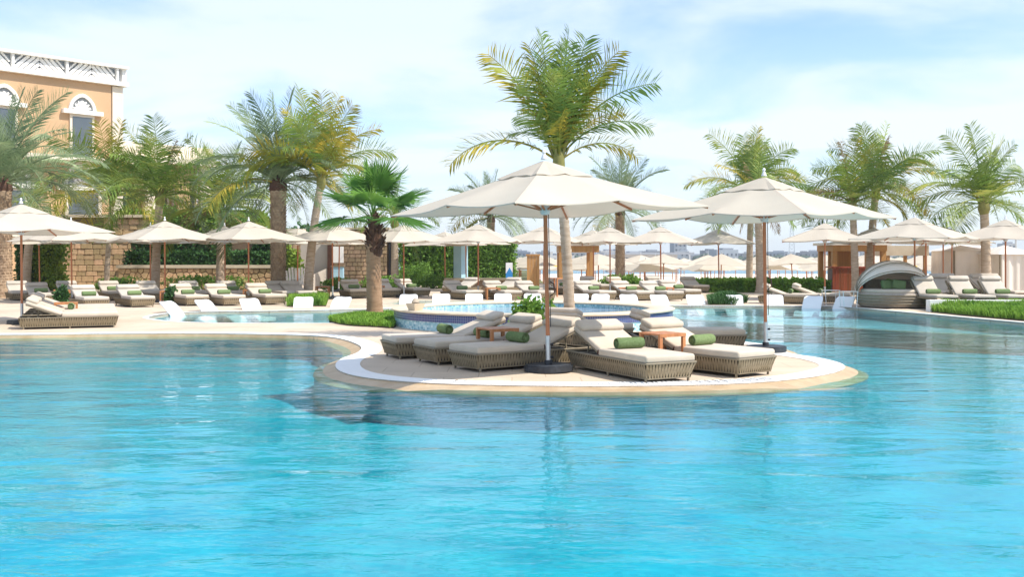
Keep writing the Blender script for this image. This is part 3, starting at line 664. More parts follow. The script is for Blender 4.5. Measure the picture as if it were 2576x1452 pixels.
# ------------------------------------------------------------------ palms
def frond_mesh(name, m, L, e0, bend, nl, ll, lw, seed, hang=.5, fwd=35, vee=10, pet=.16, twist=0):
    rg = random.Random(seed); mb = MB(); ns = 12; pts = []; p = Vector((0, 0, 0)); e = e0; yaw = 0; side_curve = rg.uniform(-14, 14)
    for i in range(ns + 1):
        pts.append(p.copy()); t = i / ns; e = e0 - bend * t ** 1.25; yaw = side_curve * t * t
        p = p + Vector((math.cos(R(e)) * math.cos(R(yaw)), math.cos(R(e)) * math.sin(R(yaw)), math.sin(R(e)))) * (L / ns)
    mb.tube(pts, [.026 * (1 - .85 * i / ns) * L / 2.6 + .002 for i in range(ns + 1)], 4)
    for side in (-1, 1):
        for i in range(nl):
            t = pet + (1 - pet) * (i + rg.uniform(0, .5)) / nl
            if rg.random() < .04: continue
            q = min(t, .999) * ns; k = int(q); f = q - k; o_ = pts[k].lerp(pts[k + 1], f); tan = (pts[k + 1] - pts[k]).normalized()
            lat = Vector((-tan.y, tan.x, 0));
            if lat.length < .05: lat = Vector((0, 1, 0))
            lat.normalize(); nrm = tan.cross(lat); nrm = -nrm if nrm.z < 0 and abs(nrm.z) > .02 else nrm
            if nrm.dot(Vector((-1, 0, .3))) < 0 and abs(tan.z) > .9: nrm = -nrm
            a = R(fwd + (1 - t) * 30 + rg.uniform(-10, 10)); env = (math.sin(math.pi * (.13 + .80 * ((t - pet) / (1 - pet)) ** .75)) ** .8)
            l_ = ll * env * rg.uniform(.82, 1.1) + .04
            rot = Matrix.Rotation(R(twist) * t, 3, tan)
            d = (tan * math.cos(a) + rot @ (lat * side * math.cos(R(vee)) + nrm * math.sin(R(vee + rg.uniform(-12, 12)))) * math.sin(a)).normalized()
            g = Vector((0, 0, -1)) * hang * rg.uniform(.6, 1.4); m1 = o_ + d * l_ * .5 + g * l_ * .10; m2 = o_ + (d + g * .55).normalized() * l_
            w = tan.cross(d).cross(d); w = (tan * .9 + nrm * .35).normalized() * lw * .5
            b = len(mb.v); mb.v += [tuple(o_ - w * .4), tuple(o_ + w * .4), tuple(m1 + w), tuple(m1 - w), tuple(m2)]
            mb.f += [(b, b + 1, b + 2, b + 3), (b + 3, b + 2, b + 4)]
    return mb.mesh(name, m)
FR = {}
def fset(key, m, L, nl, ll, lw, hang, fwd, vee, seed, lift=0):
    out_ = []
    for j, (e0, bend) in enumerate([(86, 14), (76, 38), (62, 62), (48, 82), (32, 92), (12, 84), (-12, 62), (-42, 38)]):
        for s in range(2): out_.append(frond_mesh('frond', m, L * (1 if j < 6 else .9), e0 + lift, bend, nl, ll, lw, seed + j * 2 + s, hang, fwd, vee, twist=(60 if s else -50)))
    FR[key] = out_
fset('coco', 'coconut_leaf', 2.75, 50, .86, .040, .32, 48, 16, 10)
fset('yell', 'yellow_frond', 2.6, 46, .80, .040, .38, 46, 16, 30)
fset('brown', 'brown_frond', 2.2, 34, .6, .04, 1.2, 40, 0, 50)
fset('date', 'date_leaf', 2.7, 66, .52, .028, .12, 36, 26, 70)
def ring_trunk(H, r0, r1, lean, m='coconut_trunk', bulge=1.35, name='trunk', parent=None):
    mb = MB(); pts = []; rad = []; n = int(H / .055)
    for i in range(n + 1):
        t = i / n; r = r0 + (r1 - r0) * t; r *= 1 + (bulge - 1) * max(0, 1 - t * H / .45) ** 2
        r *= (1.06 if i % 2 else .97); pts.append((lean[0] * t ** 1.6, lean[1] * t ** 1.6, H * t)); rad.append(r * (1 + .02 * math.sin(i * 1.7)))
    mb.tube(pts, rad, 14); return mb.build(name, m, parent, True)
def date_trunk(H, r0, r1, lean, parent, dense=1.0):
    mb = MB(); pts = [(lean[0] * t, lean[1] * t, H * t) for t in (0, .3, .6, .85, 1)]; mb.tube(pts, [r0 * 1.08, r0, (r0 + r1) / 2, r1, r1 * 1.15], 16)
    mb.build('trunk', 'date_trunk', parent, True)
    sc = MB(); rows = int(H / .11); per = 13
    for i in range(rows):
        t = (i + .5) / rows; r = (r0 + (r1 - r0) * t); z = H * t
        for k in range(per):
            a = 2 * math.pi * (k + (.5 if i % 2 else 0)) / per + i * .05; w = 2 * math.pi * r / per * .5; c, s_ = math.cos(a), math.sin(a); lx, ly = lean[0] * t, lean[1] * t
            tn = Vector((-s_, c, 0)); nr = Vector((c, s_, 0)); base = Vector((lx, ly, z)) + nr * r * .98; b = len(sc.v); o2 = .045 * rnd.uniform(.7, 1.4)
            sc.v += [tuple(base - tn * w + Vector((0, 0, -.05))), tuple(base + tn * w + Vector((0, 0, -.05))), tuple(base + nr * o2 + tn * w * .55 + Vector((0, 0, .055))), tuple(base + nr * o2 - tn * w * .55 + Vector((0, 0, .055))), tuple(base + Vector((0, 0, .07)) - tn * w * .5), tuple(base + Vector((0, 0, .07)) + tn * w * .5)]
            sc.f += [(b, b + 1, b + 2, b + 3), (b + 3, b + 2, b + 5, b + 4)]
    sc.build('leaf_bases', 'date_trunk', parent, kind='stuff')
def crown(parent, top, keys, spec=None, n=22, sc=1.0, seed=1, lift=(0, 15)):
    rg = random.Random(seed); top = Vector(top)
    if spec is None:
        spec = []
        for i in range(n):
            f = i / (n - 1); j = int(round((f ** .85) * lift[1] / 2 + lift[0] / 2)); spec.append((i * 137.5 + rg.uniform(-18, 18), j, None, None))
    for az, j, k, s in spec:
        key = k or rg.choices(list(keys), [keys[q] for q in keys])[0]; me = FR[key][min(15, max(0, j * 2 + rg.randint(0, 1)))]; q = sc * (s or rg.uniform(.86, 1.1))
        put('frond', me, parent, top + Vector((.06 * math.cos(R(az)), .06 * math.sin(R(az)), rg.uniform(-.05, .12))), rot=(R(rg.uniform(-9, 9)), R(rg.uniform(-5, 5)), R(az)), scale=(q, q, q))
def heart(parent, top, r, m='fibre'):
    top = Vector(top); mb = MB().lathe([(r * .7, -.35), (r * 1.15, -.1), (r * 1.0, .15), (r * .4, .45), (.01, .6)], 10)
    mb.v = [tuple(Vector(v) + top) for v in mb.v]; mb.build('crown_shaft', m, parent, True)
GPm = 'palms around the pool'
def coco_palm(px, d, H, r0, r1, lean, label, keys, n=22, sc=1.0, seed=1, spec=None, z=0.0, lift=(0, 14)):
    t = thing('coconut_palm', label, 'palm tree', D(px, d, z), 0, GPm); ring_trunk(H, r0, r1, lean, parent=t); heart(t, (lean[0], lean[1], H), r1 * 1.3, 'petiole'); crown(t, (lean[0], lean[1], H + .1), keys, spec, n, sc, seed, lift)
    st = MB()
    for i in range(10):
        a = i * 2.4; st.bar((lean[0], lean[1], H - .15), (lean[0] + .28 * math.cos(a) * sc, lean[1] + .28 * math.sin(a) * sc, H + .35 + .1 * (i % 3)), .05, .03)
    st.build('leaf_stalks', 'petiole', t); return t
def date_palm(px, d, H, r0, r1, label, n=34, sc=1.0, seed=1, z=0.0, lift=(0, 14), keys=None, lean=(0, 0)):
    t = thing('date_palm', label, 'palm tree', D(px, d, z), 0, GPm); date_trunk(H, r0, r1, lean, t); heart(t, (lean[0], lean[1], H), r1 * 1.1); crown(t, (lean[0], lean[1], H + .15), keys or {'date': 10, 'yell': .7}, None, n, sc, seed, lift)
    return t
# the island palm, frond by frond: azimuth (0 right, 90 away, 180 left, 270 towards us), steepness class
spec = [(175, 0, 'yell', 1.05), (95, 0, 'coco', 1.12), (20, 0, 'coco', 1.15), (300, 0, 'coco', 1.1), (250, 0, 'coco', 1.0), (60, 0, 'coco', 1.0), (160, 1, 'yell', 1.22), (15, 1, 'yell', 1.15), (75, 1, 'coco', 1.0), (110, 1, 'coco', .95),
        (265, 1, 'coco', .85), (225, 1, 'coco', .8), (310, 1, 'coco', .85), (350, 1, 'yell', .95), (5, 2, 'coco', 1.12), (345, 2, 'yell', .72), (215, 2, 'coco', .62), (275, 2, 'yell', .6),
        (184, 4, 'yell', 1.12), (355, 4, 'yell', .8), (8, 3, 'coco', .92), (170, 3, 'coco', .5)]
coco_palm(1434, 19.5, 3.45, .115, .085, (-.22, .0), 'tall coconut palm rising behind the main parasol on the lounger island', {'coco': 5, 'yell': 1}, seed=3, spec=spec, sc=.80)
K1 = {'coco': 8, 'yell': 1.0, 'brown': .4}
coco_palm(390, 42, 4.05, .19, .15, (.2, 0), 'dark green coconut palm behind the first planter parasol', {'coco': 10, 'brown': .6}, 26, 1.25, 21, lift=(0, 12))
coco_palm(553, 43.5, 3.4, .19, .15, (.1, 0), 'coconut palm rooted at the middle of the stone planter', {'coco': 8, 'date': 2, 'yell': 1, 'brown': 1.0}, 28, 1.25, 22, lift=(0, 13))
coco_palm(268, 45, 4.2, .12, .10, (.25, 0), 'thin pale trunked palm with yellowing fronds in front of the left stone wall', {'coco': 5, 'yell': 5}, 24, 1.3, 23, lift=(0, 12))
coco_palm(775, 38, 4.5, .18, .13, (.5, 0), 'tall coconut palm with yellow fronds right of the thick date palm', {'coco': 3, 'yell': 6}, 24, 1.2, 24, lift=(0, 10))
coco_palm(66, 46, 3.9, .2, .17, (.3, 0), 'grey trunked palm behind the leftmost parasol', {'coco': 4, 'date': 4}, 18, 1.0, 25)
date_palm(6, 38.5, 4.3, .33, .30, 'thick date palm at the left frame edge', 50, 1.5, 26, lift=(0, 12), keys={'date': 10})
date_palm(700, 38.5, 4.3, .27, .29, 'thick rough trunked date palm in front of the planter end', 48, 1.3, 27, lift=(0, 12), keys={'date': 10, 'yell': 1})
date_palm(1235, 62, 3.9, .25, .22, 'distant date palm behind the hedge, left of the main parasol peak', 40, 1.2, 28, lift=(0, 13))
date_palm(1560, 52, 3.9, .24, .22, 'date palm behind the main parasol, trunk right of the island palm', 42, 1.15, 29, lift=(0, 13))
coco_palm(1885, 50, 4.6, .17, .13, (.1, 0), 'palm with the left of the two trunks behind the second island parasol', {'coco': 6, 'yell': 2}, 23, 1.25, 31, lift=(0, 12))
coco_palm(1914, 44, 4.0, .2, .15, (-.15, 0), 'palm with the thicker right trunk behind the second island parasol pole', {'coco': 5, 'yell': 3, 'brown': 1}, 15, 1.0, 32)
coco_palm(2152, 42, 3.75, .16, .13, (-.12, 0), 'left one of the twin palms in front of the wooden kiosk', {'coco': 6, 'yell': 1, 'brown': 1}, 23, 1.05, 33, lift=(0, 12))
coco_palm(2186, 43.5, 4.4, .18, .14, (.3, 0), 'right one of the twin palms in front of the wooden kiosk, the taller', {'coco': 6, 'yell': 1.5, 'brown': 2}, 26, 1.15, 34, lift=(0, 12))
coco_palm(2482, 40, 3.6, .2, .16, (-.1, 0), 'dark green palm near the right frame edge in front of the cabana tents', {'coco': 9, 'brown': .8}, 28, 1.08, 35, lift=(0, 12))
coco_palm(993, 50, 3.3, .2, .15, (0, 0), 'short grey trunked palm behind the fan palm beside the hedge', {'coco': 5, 'date': 5}, 18, .85, 36)

def fan_leaf(name, e0, bend, seed):
    rg = random.Random(seed); mb = MB(); L = .85; ns = 6; pts = []; p = Vector((0, 0, 0))
    for i in range(ns + 1):
        pts.append(p.copy()); e = e0 - bend * i / ns; p = p + Vector((math.cos(R(e)), 0, math.sin(R(e)))) * L / ns
    mb.tube(pts, [.018, .016, .014, .012, .01, .009, .008], 5)
    e = e0 - bend; tan = Vector((math.cos(R(e)), 0, math.sin(R(e)))); nrm = Vector((-math.sin(R(e)), 0, math.cos(R(e)))); lat = Vector((0, 1, 0)); o_ = pts[-1]; ns = 40
    for k in range(ns):
        a = R(-118 + 236 * (k + .5) / ns); l_ = 1.0 * (1 - .28 * abs(a) / R(118)) * rg.uniform(.9, 1.06); da = R(236 / ns / 2) * .95
        def pt(al, r, up): return o_ + (tan * math.cos(al) + lat * math.sin(al)) * r + nrm * up
        dr = Vector((0, 0, -1)) * .16 * rg.uniform(.3, 1.5)
        zig = .02
        b = len(mb.v)
        mb.v += [tuple(o_), tuple(pt(a - da * .8, l_ * .42, zig)), tuple(pt(a, l_ * .46, -zig)), tuple(pt(a + da * .8, l_ * .42, zig)), tuple(pt(a + rg.uniform(-.03, .03), l_, 0) + dr * l_)]
        mb.f += [(b, b + 1, b + 2), (b, b + 2, b + 3), (b + 1, b + 4, b + 2), (b + 2, b + 4, b + 3)]
    return mb.mesh(name, 'fan_leaf')
fp = thing('fan_palm', 'stout fan palm with bright green leaves on the grass bed left of the spa', 'palm tree', P(943, 800), 0, GPm)
mb = MB(); pts = []; rad = []
for i in range(46):
    t = i / 45; r = .215 - .04 * t; r *= 1 + .25 * max(0, 1 - t * 6) ** 2; pts.append((-.05 * t, 0, 1.95 * t)); rad.append(r * (1.035 if i % 2 else .985))
mb.tube(pts, rad, 16).build('trunk', 'fan_trunk', fp, True)
fb = MB()
for i in range(120):
    t = rnd.random(); a = rnd.uniform(0, 6.28); z = 1.62 + 1.0 * t; r = .15 + .07 * math.sin(min(1, t * 1.2) * math.pi); c, s_ = math.cos(a), math.sin(a)
    fb.bar((r * .8 * c, r * .8 * s_, z), (r * 1.35 * c, r * 1.35 * s_, z + rnd.uniform(.08, .2)), .05, .02)
fb.lathe([(.16, 1.6), (.20, 1.75), (.18, 2.1), (.14, 2.5), (.04, 2.8)], 12)
fb.build('fibre_sheath', 'fibre', fp)
FL = [[fan_leaf('frond', e0, b, 5 + j * 2 + s) for s in range(2)] for j, (e0, b) in enumerate([(86, 6), (70, 16), (50, 26), (24, 34), (-4, 34)])]
for i, (az, j) in enumerate([(270, 0), (60, 0), (340, 0), (190, 0), (100, 1), (230, 1), (305, 1), (20, 1), (150, 1), (275, 2), (350, 2), (175, 2), (60, 2), (120, 2), (215, 2), (320, 3), (5, 3), (185, 3), (240, 3), (150, 3)]):
    put('frond', rnd.choice(FL[j]), fp, (-.05, 0, 2.62 - .06 * j), rot=(R(rnd.uniform(-14, 14)), 0, R(az + rnd.uniform(-8, 8))), scale=[rnd.uniform(.92, 1.06)] * 3)

# ------------------------------------------------------------------ planting beds, hedges, bushes
def in_poly(p, poly):
    c = False; n = len(poly)
    for i in range(n):
        a, b = poly[i], poly[(i + 1) % n]
        if (a[1] > p[1]) != (b[1] > p[1]) and p[0] < (b[0] - a[0]) * (p[1] - a[1]) / (b[1] - a[1]) + a[0]: c = not c
    return c
def grass_bed(name, poly, h, label, n, blade=.22, m='grass', seed=1, edge=.35, cat='plant bed'):
    rg = random.Random(seed); xs = [p[0] for p in poly]; ys = [p[1] for p in poly]
    t = thing(name, label, cat, (0, 0, 0)); MB().prism([Vector((p[0], p[1], 0)) for p in poly], -.02, .03).build('soil', 'soil', t)
    mb = MB(); k = 0
    while k < n:
        x, y = rg.uniform(min(xs), max(xs)), rg.uniform(min(ys), max(ys))
        if not in_poly((x, y), poly): continue
        k += 1; dd = min((Vector((x, y)) - Vector((a[0], a[1])).lerp(Vector((b[0], b[1])), max(0, min(1, ((x - a[0]) * (b[0] - a[0]) + (y - a[1]) * (b[1] - a[1])) / max(1e-6, (b[0] - a[0]) ** 2 + (b[1] - a[1]) ** 2))))).length for a, b in zip(poly, poly[1:] + poly[:1]))
        hh = h * min(1, .45 + .55 * dd / edge) * rg.uniform(.7, 1.05) * (1 + .12 * math.sin(x * 3 + y * 2)); a = rg.uniform(0, 6.28); q = blade * rg.uniform(.6, 1.2); z0 = max(0.0, hh - q)
        ln = Vector((math.cos(a), math.sin(a), 0)) * q * rg.uniform(.15, .7); w = Vector((-math.sin(a), math.cos(a), 0)) * .011; b = len(mb.v); o_ = Vector((x, y, z0))
        mb.v += [tuple(o_ - w), tuple(o_ + w), tuple(o_ + ln * .5 + w + Vector((0, 0, q * .65))), tuple(o_ + ln * .5 - w + Vector((0, 0, q * .65))), tuple(o_ + ln + Vector((0, 0, q * .9)))]
        mb.f += [(b, b + 1, b + 2, b + 3), (b + 3, b + 2, b + 4)]
    mb.build('grass', m, t, kind='stuff'); return t
def px_poly(lst): return [tuple(P(*p)[:2]) for p in lst]
grass_bed('grass_bed', [tuple(v[:2]) for v in catmull([P(*p) for p in [(828, 810), (850, 803), (900, 797), (950, 793), (992, 796), (996, 812), (990, 826), (950, 824), (880, 820)]], 3, True)], .20, 'lush grass tuft round the foot of the fan palm', 9000, .17, seed=3)
grass_bed('grass_bed', px_poly([(2332, 776), (2700, 772), (2740, 818), (2576, 808), (2450, 797), (2345, 786)]), .36, 'wide bright grass bed at the right pool edge', 24000, .26, seed=4)
grass_bed('grass_bed', px_poly([(722, 772), (820, 771), (822, 752), (735, 750)]), .34, 'grass tuft right of the front rear row of loungers', 6000, .3, seed=5)
grass_bed('grass_bed', px_poly([(1782, 768), (1850, 768), (1880, 762), (1860, 757), (1785, 757)]), .42, 'low dark green clump by the pool behind the white in-pool loungers', 5000, .3, 'dark_leaf', seed=6)
def leafy(name, label, cat, loc, boxes, m, n, size, seed=1, parts='foliage', solid=None):
    t = thing(name, label, cat, loc); rg = random.Random(seed); mb = MB()
    for (x0, x1, y0, y1, z0, z1), k in boxes:
        def smp(r):
            f = r.random()
            if f < .5: return (r.uniform(x0, x1), y0 + abs(r.gauss(0, .12)), r.uniform(z0, z1))
            if f < .75: return (r.uniform(x0, x1), r.uniform(y0, y1), z1 - abs(r.gauss(0, .1)) + .05 * math.sin(7 * r.random()))
            return (r.uniform(x0, x1), r.uniform(y0, y1), r.uniform(z0, z1))
        leafmass(mb, smp, int(n * k), size, rg)
    mb.build(parts, m, t, kind='stuff')
    if solid:
        s = MB()
        for (x0, x1, y0, y1, z0, z1), k in boxes: s.box(((x0 + x1) / 2, (y0 + y1) / 2 + .12, (z0 + z1) / 2 - .08), ((x1 - x0) - .3, (y1 - y0) - .25, (z1 - z0) - .2))
        s.build('dark_inside', 'soil', t)  # added solid dark boxes stand in for the shade inside the foliage
    return t
def bush(label, px, d, z0, rx, rz, m='hedge_leaf', n=2500, size=.12, seed=1, ry=None, name='bush'):
    t = thing(name, label, 'bush', D(px, d, z0)); rg = random.Random(seed); mb = MB(); ry = ry or rx
    lobes = [(rg.uniform(-.5, .5) * rx, rg.uniform(-.5, .5) * ry, rg.uniform(.35, .9) * rz, rg.uniform(.35, .6)) for _ in range(7)]
    def smp(r):
        l = r.choice(lobes); v = Vector((r.gauss(0, 1), r.gauss(0, 1), r.gauss(0, 1))).normalized() * l[3] * r.uniform(.75, 1.05) ; return (l[0] + v.x * rx, l[1] + v.y * ry, max(.02, l[2] + v.z * rz))
    leafmass(mb, smp, n, size, rg); mb.build('foliage', m, t, kind='stuff'); MB().tube([(0, 0, 0), (0, 0, rz * .8)], [.06, .03], 6).build('stem', 'fibre', t); return t
def span(px0, px1, d): return (px0 - CXP) * d / FPX, (px1 - CXP) * d / FPX
x0, x1 = span(1003, 1297, 55)
leafy('hedge', 'tall clipped green hedge wall behind the pool', 'hedge', (0, 55, 0), [((x0, x1, 0, 1.3, 0, 2.36), 1)], 'hedge_leaf', 17000, .17, 3, solid=True)
x0, x1 = span(1757, 2062, 46)
leafy('clipped_hedge', 'low clipped green bed below the two palms behind the second island parasol', 'hedge', (0, 44.5, 0), [((x0, x1, 0, 3, 0, .52), 1)], 'grass', 14000, .16, 4, solid=True)
x0, x1 = span(40, 158, 46.5)
leafy('ivy_bush', 'leafy creeper bush over the wall at the left', 'bush', (0, 46.5, 0), [((x0, x1 - .4, 0, 1.0, 0, 2.35), 1)], 'dark_leaf', 7000, .2, 5)
leafy('ivy_bush', 'pale green leafy edge of the creeper beside the left stone wall', 'bush', (0, 46.3, 0), [((x1 - 1.3, x1 + .1, 0, .8, .1, 2.3), 1)], 'yellow_leaf', 2600, .2, 6)
bush('round pale green bush in front of the hedge wall', 1045, 53, 0, 1.0, 1.05, 'hedge_leaf', 4000, .09, 7)
bush('yellow green bush beside the thick date palm trunk', 735, 47, 0, .7, 1.9, 'yellow_leaf', 1500, .24, 8)
for i, (px, d, lb, m_) in enumerate([(345, 52.5, 'climber above the wall left of the first planter parasol', 'yellow_leaf'), (440, 52, 'bright shrub above the wall behind the first planter parasol peak', 'hedge_leaf'), (505, 52, 'shrub above the wall right of the first planter parasol', 'yellow_leaf'),
                                (575, 52, 'shrub above the wall left of the right planter parasol', 'hedge_leaf'), (640, 52.5, 'shrub above the wall behind the right planter parasol', 'hedge_leaf')]):
    bush(lb, px, d, 2.5, 1.3, 1.25, m_, 2000, .2, 20 + i)
for i, (px, d, z, rx, rz, lb) in enumerate([(720, 88, 0, 4, 3.2, 'distant bush right of the thick date palm'), (765, 95, 0, 4, 3.8, 'distant bushy tree behind the thin yellow palm trunk'), (668, 88, 0, 4, 3.5, 'distant bush left of the thick date palm')]):
    bush(lb, px, d, z, rx, rz, 'dark_leaf', 2500, .4, 40 + i)
for px, d, lb, rx in ((850, 46, 'low green plant at the foot of the brick wall', 1.0), (960, 47, 'low green plants between brick wall and hedge', 1.6), (1090, 50, 'low plants in front of the hedge wall', 1.6), (290, 46, 'low plants at the foot of the left stone wall', 1.6), (520, 46, 'low plants at the foot of the stone planter', 2.4), (1585, 47, 'small bush by the far date palm foot', .9), (1545, 50, 'small bush left of the far date palm foot', .8),
                      (155, 33.5, 'round potted bush beside the second parasol pole', .22), (430, 33.3, 'small pale green plant by the first planter parasol pole', .22), (1345, 20.3, 'green strappy plant growing behind the island loungers', .5), (2240, 32, 'x', .1)):
    if lb != 'x': bush(lb, px, d, 0, rx, .55 if rx > .3 else .42, 'hedge_leaf' if rx > .3 else 'dark_leaf', 1800, .12, int(px), ry=.5 if rx > .3 else rx)
P_plant = 0
# ------------------------------------------------------------------ stone walls
bm_ = MB().rbox((1, 1, 1), .09, None, 1); ME['stone'] = bm_.mesh('stone', 'sandstone'); ME['stone_p'] = ME['stone'].copy(); ME['stone_p'].materials[0] = M['sandstone_pale']
def ashlar(parent, xa, xb, z0, z1, row, wmin, wmax, seed, me='stone', yf=-.02, budget=300):
    rg = random.Random(seed); z = z0; k = 0
    while z < z1 - .04:
        h = min(row * rg.uniform(.8, 1.2), z1 - z); x = xa - rg.uniform(0, wmax * .5)
        while x < xb:
            w = rg.uniform(wmin, wmax); a, b = max(x, xa), min(x + w, xb)
            if b - a > .06:
                t = .10 * rg.uniform(.7, 1.3); put('stone', ME[me], parent, ((a + b) / 2, yf - rg.uniform(0, .025), z + h / 2), scale=(b - a - .02, t, h - .02)); k += 1
            x += w
        z += h
    return k
wall = thing('stone_wall', 'long sandstone garden wall with coping ledge at the left behind the loungers', 'wall', (0, 50, 0))
xa, xb = span(148, 392, 50)
MB().box(((xa + xb) / 2, .3, 1.8), (xb - xa, .6, 3.56)).build('core', 'mortar', wall)
MB().box(((xa + xb) / 2, .22, 3.64), (xb - xa + .2, .9, .14)).build('coping', 'cap_stone', wall)
MB().box(((xa + xb) / 2, .22, 2.62), (xb - xa + .05, .78, .12)).build('ledge', 'cap_stone', wall)
print('stones', ashlar(wall, *span(150, 330, 50), .1, 2.5, .26, .28, .62, 3), ashlar(wall, *span(262, 390, 50), 2.7, 3.55, .28, .35, .7, 4))
wall2 = thing('stone_wall', 'pale sandstone wall running on behind the planter and its hedge', 'wall', (0, 51.5, 0))
xa, xb = span(392, 760, 51.5)
MB().box(((xa + xb) / 2, .3, 1.46), (xb - xa, .5, 2.9)).build('core', 'mortar', wall2); MB().box(((xa + xb) / 2, .3, 2.98), (xb - xa + .1, .8, .13)).build('coping', 'cap_stone', wall2)
ashlar(wall2, *span(640, 760, 51.5), .2, 2.9, .27, .3, .6, 5, 'stone_p')
wall3 = thing('brick_wall', 'small coursed stone wall right of the ramp wall, behind the fan palm', 'wall', (0, 51, 0))
xa, xb = span(832, 976, 51)
MB().box(((xa + xb) / 2, .3, 1.5), (xb - xa, .5, 2.98)).build('core', 'mortar', wall3); MB().box(((xa + xb) / 2, .3, 3.05), (xb - xa + .1, .8, .12)).build('coping', 'cap_stone', wall3)
ashlar(wall3, *span(834, 974, 51), .1, 2.95, .2, .22, .42, 6, 'stone_p')
MB().box((span(982, 983, 50.5)[0], .1, 1.3), (.28, .3, 2.6)).build('dark_post', 'black_metal', wall3)
ramp = thing('ramp_wall', 'pale plastered ramp wall behind the pale palm trunk', 'wall', (0, 50, 0))
xa, xb = span(756, 832, 50)
mb = MB(); mb.add([(xa, 0, 0), (xb, 0, 0), (xb, 0, 2.6), (xa, 0, 2.75), (xa, .3, 0), (xb, .3, 0), (xb, .3, 2.6), (xa, .3, 2.75)], [(0, 1, 2, 3), (5, 4, 7, 6), (3, 2, 6, 7), (0, 3, 7, 4), (1, 5, 6, 2)]); mb.build('panel', 'plaster', ramp)
mb = MB(); mb.add([(xa - .3, -1.6, 0), (xb, -.2, 0), (xb, -.2, 1.1), (xa - .3, -1.6, .15), (xa - .3, -1.3, 0), (xb, -.01, 0), (xb, -.01, 1.1), (xa - .3, -1.3, .15)], [(0, 1, 2, 3), (5, 4, 7, 6), (3, 2, 6, 7)]); mb.build('ramp', 'plaster', ramp)
MB().box((xb + .02, -.1, 1.35), (.25, .5, 2.7)).build('post', 'dark_wood', ramp)
# planter with polygonal stones
pl = thing('stone_planter', 'long low planter faced with polygonal golden stones and a cream cap', 'planter', (0, 48, 0))
xa, xb = span(298, 684, 48)
MB().box(((xa + xb) / 2, .9, .52), (xb - xa, 1.8, 1.04)).build('core', 'mortar', pl); MB().box(((xa + xb) / 2, .86, 1.125), (xb - xa + .16, 2.0, .15)).build('cap', 'cap_stone', pl)
rg = random.Random(11); w_, h_ = xb - xa, 1.02; seeds = []
nx = int(w_ / .295); 
for j in range(4):
    for i in range(nx): seeds.append((xa + (i + (.5 if j % 2 else 0) + .25 + rg.uniform(-.26, .26)) * w_ / nx, .06 + (j + .42 + rg.uniform(-.26, .26)) * h_ / 4))
for (sx, sz) in seeds:
    poly = [(xa, .03), (xb, .03), (xb, 1.03), (xa, 1.03)]
    for (tx, tz) in seeds:
        if (tx, tz) == (sx, sz) or abs(tx - sx) > 1.2: continue
        mx_, mz_, nx_, nz_ = (sx + tx) / 2, (sz + tz) / 2, tx - sx, tz - sz; q = []
        for a, b in zip(poly, poly[1:] + poly[:1]):
            da = (a[0] - mx_) * nx_ + (a[1] - mz_) * nz_; db = (b[0] - mx_) * nx_ + (b[1] - mz_) * nz_
            if da <= 0: q.append(a)
            if da * db < 0: f = da / (da - db); q.append((a[0] + (b[0] - a[0]) * f, a[1] + (b[1] - a[1]) * f))
        poly = q
        if len(poly) < 3: break
    if len(poly) < 3: continue
    cx_, cz_ = sum(p[0] for p in poly) / len(poly), sum(p[1] for p in poly) / len(poly); n = len(poly); dep = rg.uniform(.05, .10)
    def ins(k): return [(cx_ + (p[0] - cx_) * (1 - k / max(.08, math.hypot(p[0] - cx_, p[1] - cz_))), cz_ + (p[1] - cz_) * (1 - k / max(.08, math.hypot(p[0] - cx_, p[1] - cz_)))) for p in poly]
    a_, b_ = ins(.018), ins(.045); mb = MB(); mb.v = [(x, 0, z) for x, z in a_] + [(x, -dep * .7, z) for x, z in a_] + [(x, -dep, z) for x, z in b_]
    for i in range(n): j = (i + 1) % n; mb.f += [(i, j, n + j, n + i), (n + i, n + j, 2 * n + j, 2 * n + i)]
    mb.f.append(tuple(2 * n + i for i in range(n))); mb.build('stone', 'sandstone', pl)
xa, xb = span(306, 676, 48)
leafy('planter_hedge', 'dark glossy hedge growing in the stone planter', 'hedge', (0, 48.3, 1.2), [((xa, xb, 0, 1.2, 0, .62), .6), ((xa + .3, xa + 5, .3, 1.6, .3, 1.5), .35), ((xa + 7.5, xb - 1, .5, 1.7, .3, 1.35), .3)], 'dark_leaf', 11000, .17, 9, solid=False)
# low planter under hedge wall and blue column, board, chairs
lpn = thing('low_planter', 'low taupe planter wall in front of the hedge and blue column', 'planter', (0, 46, 0)); xa, xb = span(1120, 1300, 46)
MB().box(((xa + xb) / 2, .4, .25), (xb - xa, .8, .5)).build('body', 'mortar', lpn); MB().box(((xa + xb) / 2, .38, .55), (xb - xa + .1, .96, .1)).build('cap', 'frame_taupe', lpn)
cl = thing('shower_column', 'pale blue square column standing in front of the hedge', 'column', D(1159, 51), R(-38))
MB().box((0, 0, 1.17), (.52, .52, 2.34)).build('shaft', 'pale_blue', cl); MB().box((0, 0, 2.39), (.60, .60, .09)).build('cap', 'white_trim', cl); MB().box((0, 0, .06), (.58, .58, .12)).build('plinth', 'pale_blue', cl)
bd = thing('info_board', 'narrow white and blue board beside the right end of the hedge', 'sign', D(1281, 50))
MB().box((0, 0, .9), (.34, .06, .8)).build('panel', 'white_plastic', bd); mb = MB(); mb.add([(-.17, -.034, .5), (.17, -.034, .5), (.17, -.034, .78), (.02, -.034, 1.06), (-.17, -.034, .74)], [(0, 1, 2, 3, 4)]); mb.build('print', 'poster_blue', bd); MB().box((0, 0, .25), (.05, .05, .5)).build('post', 'aluminium', bd)
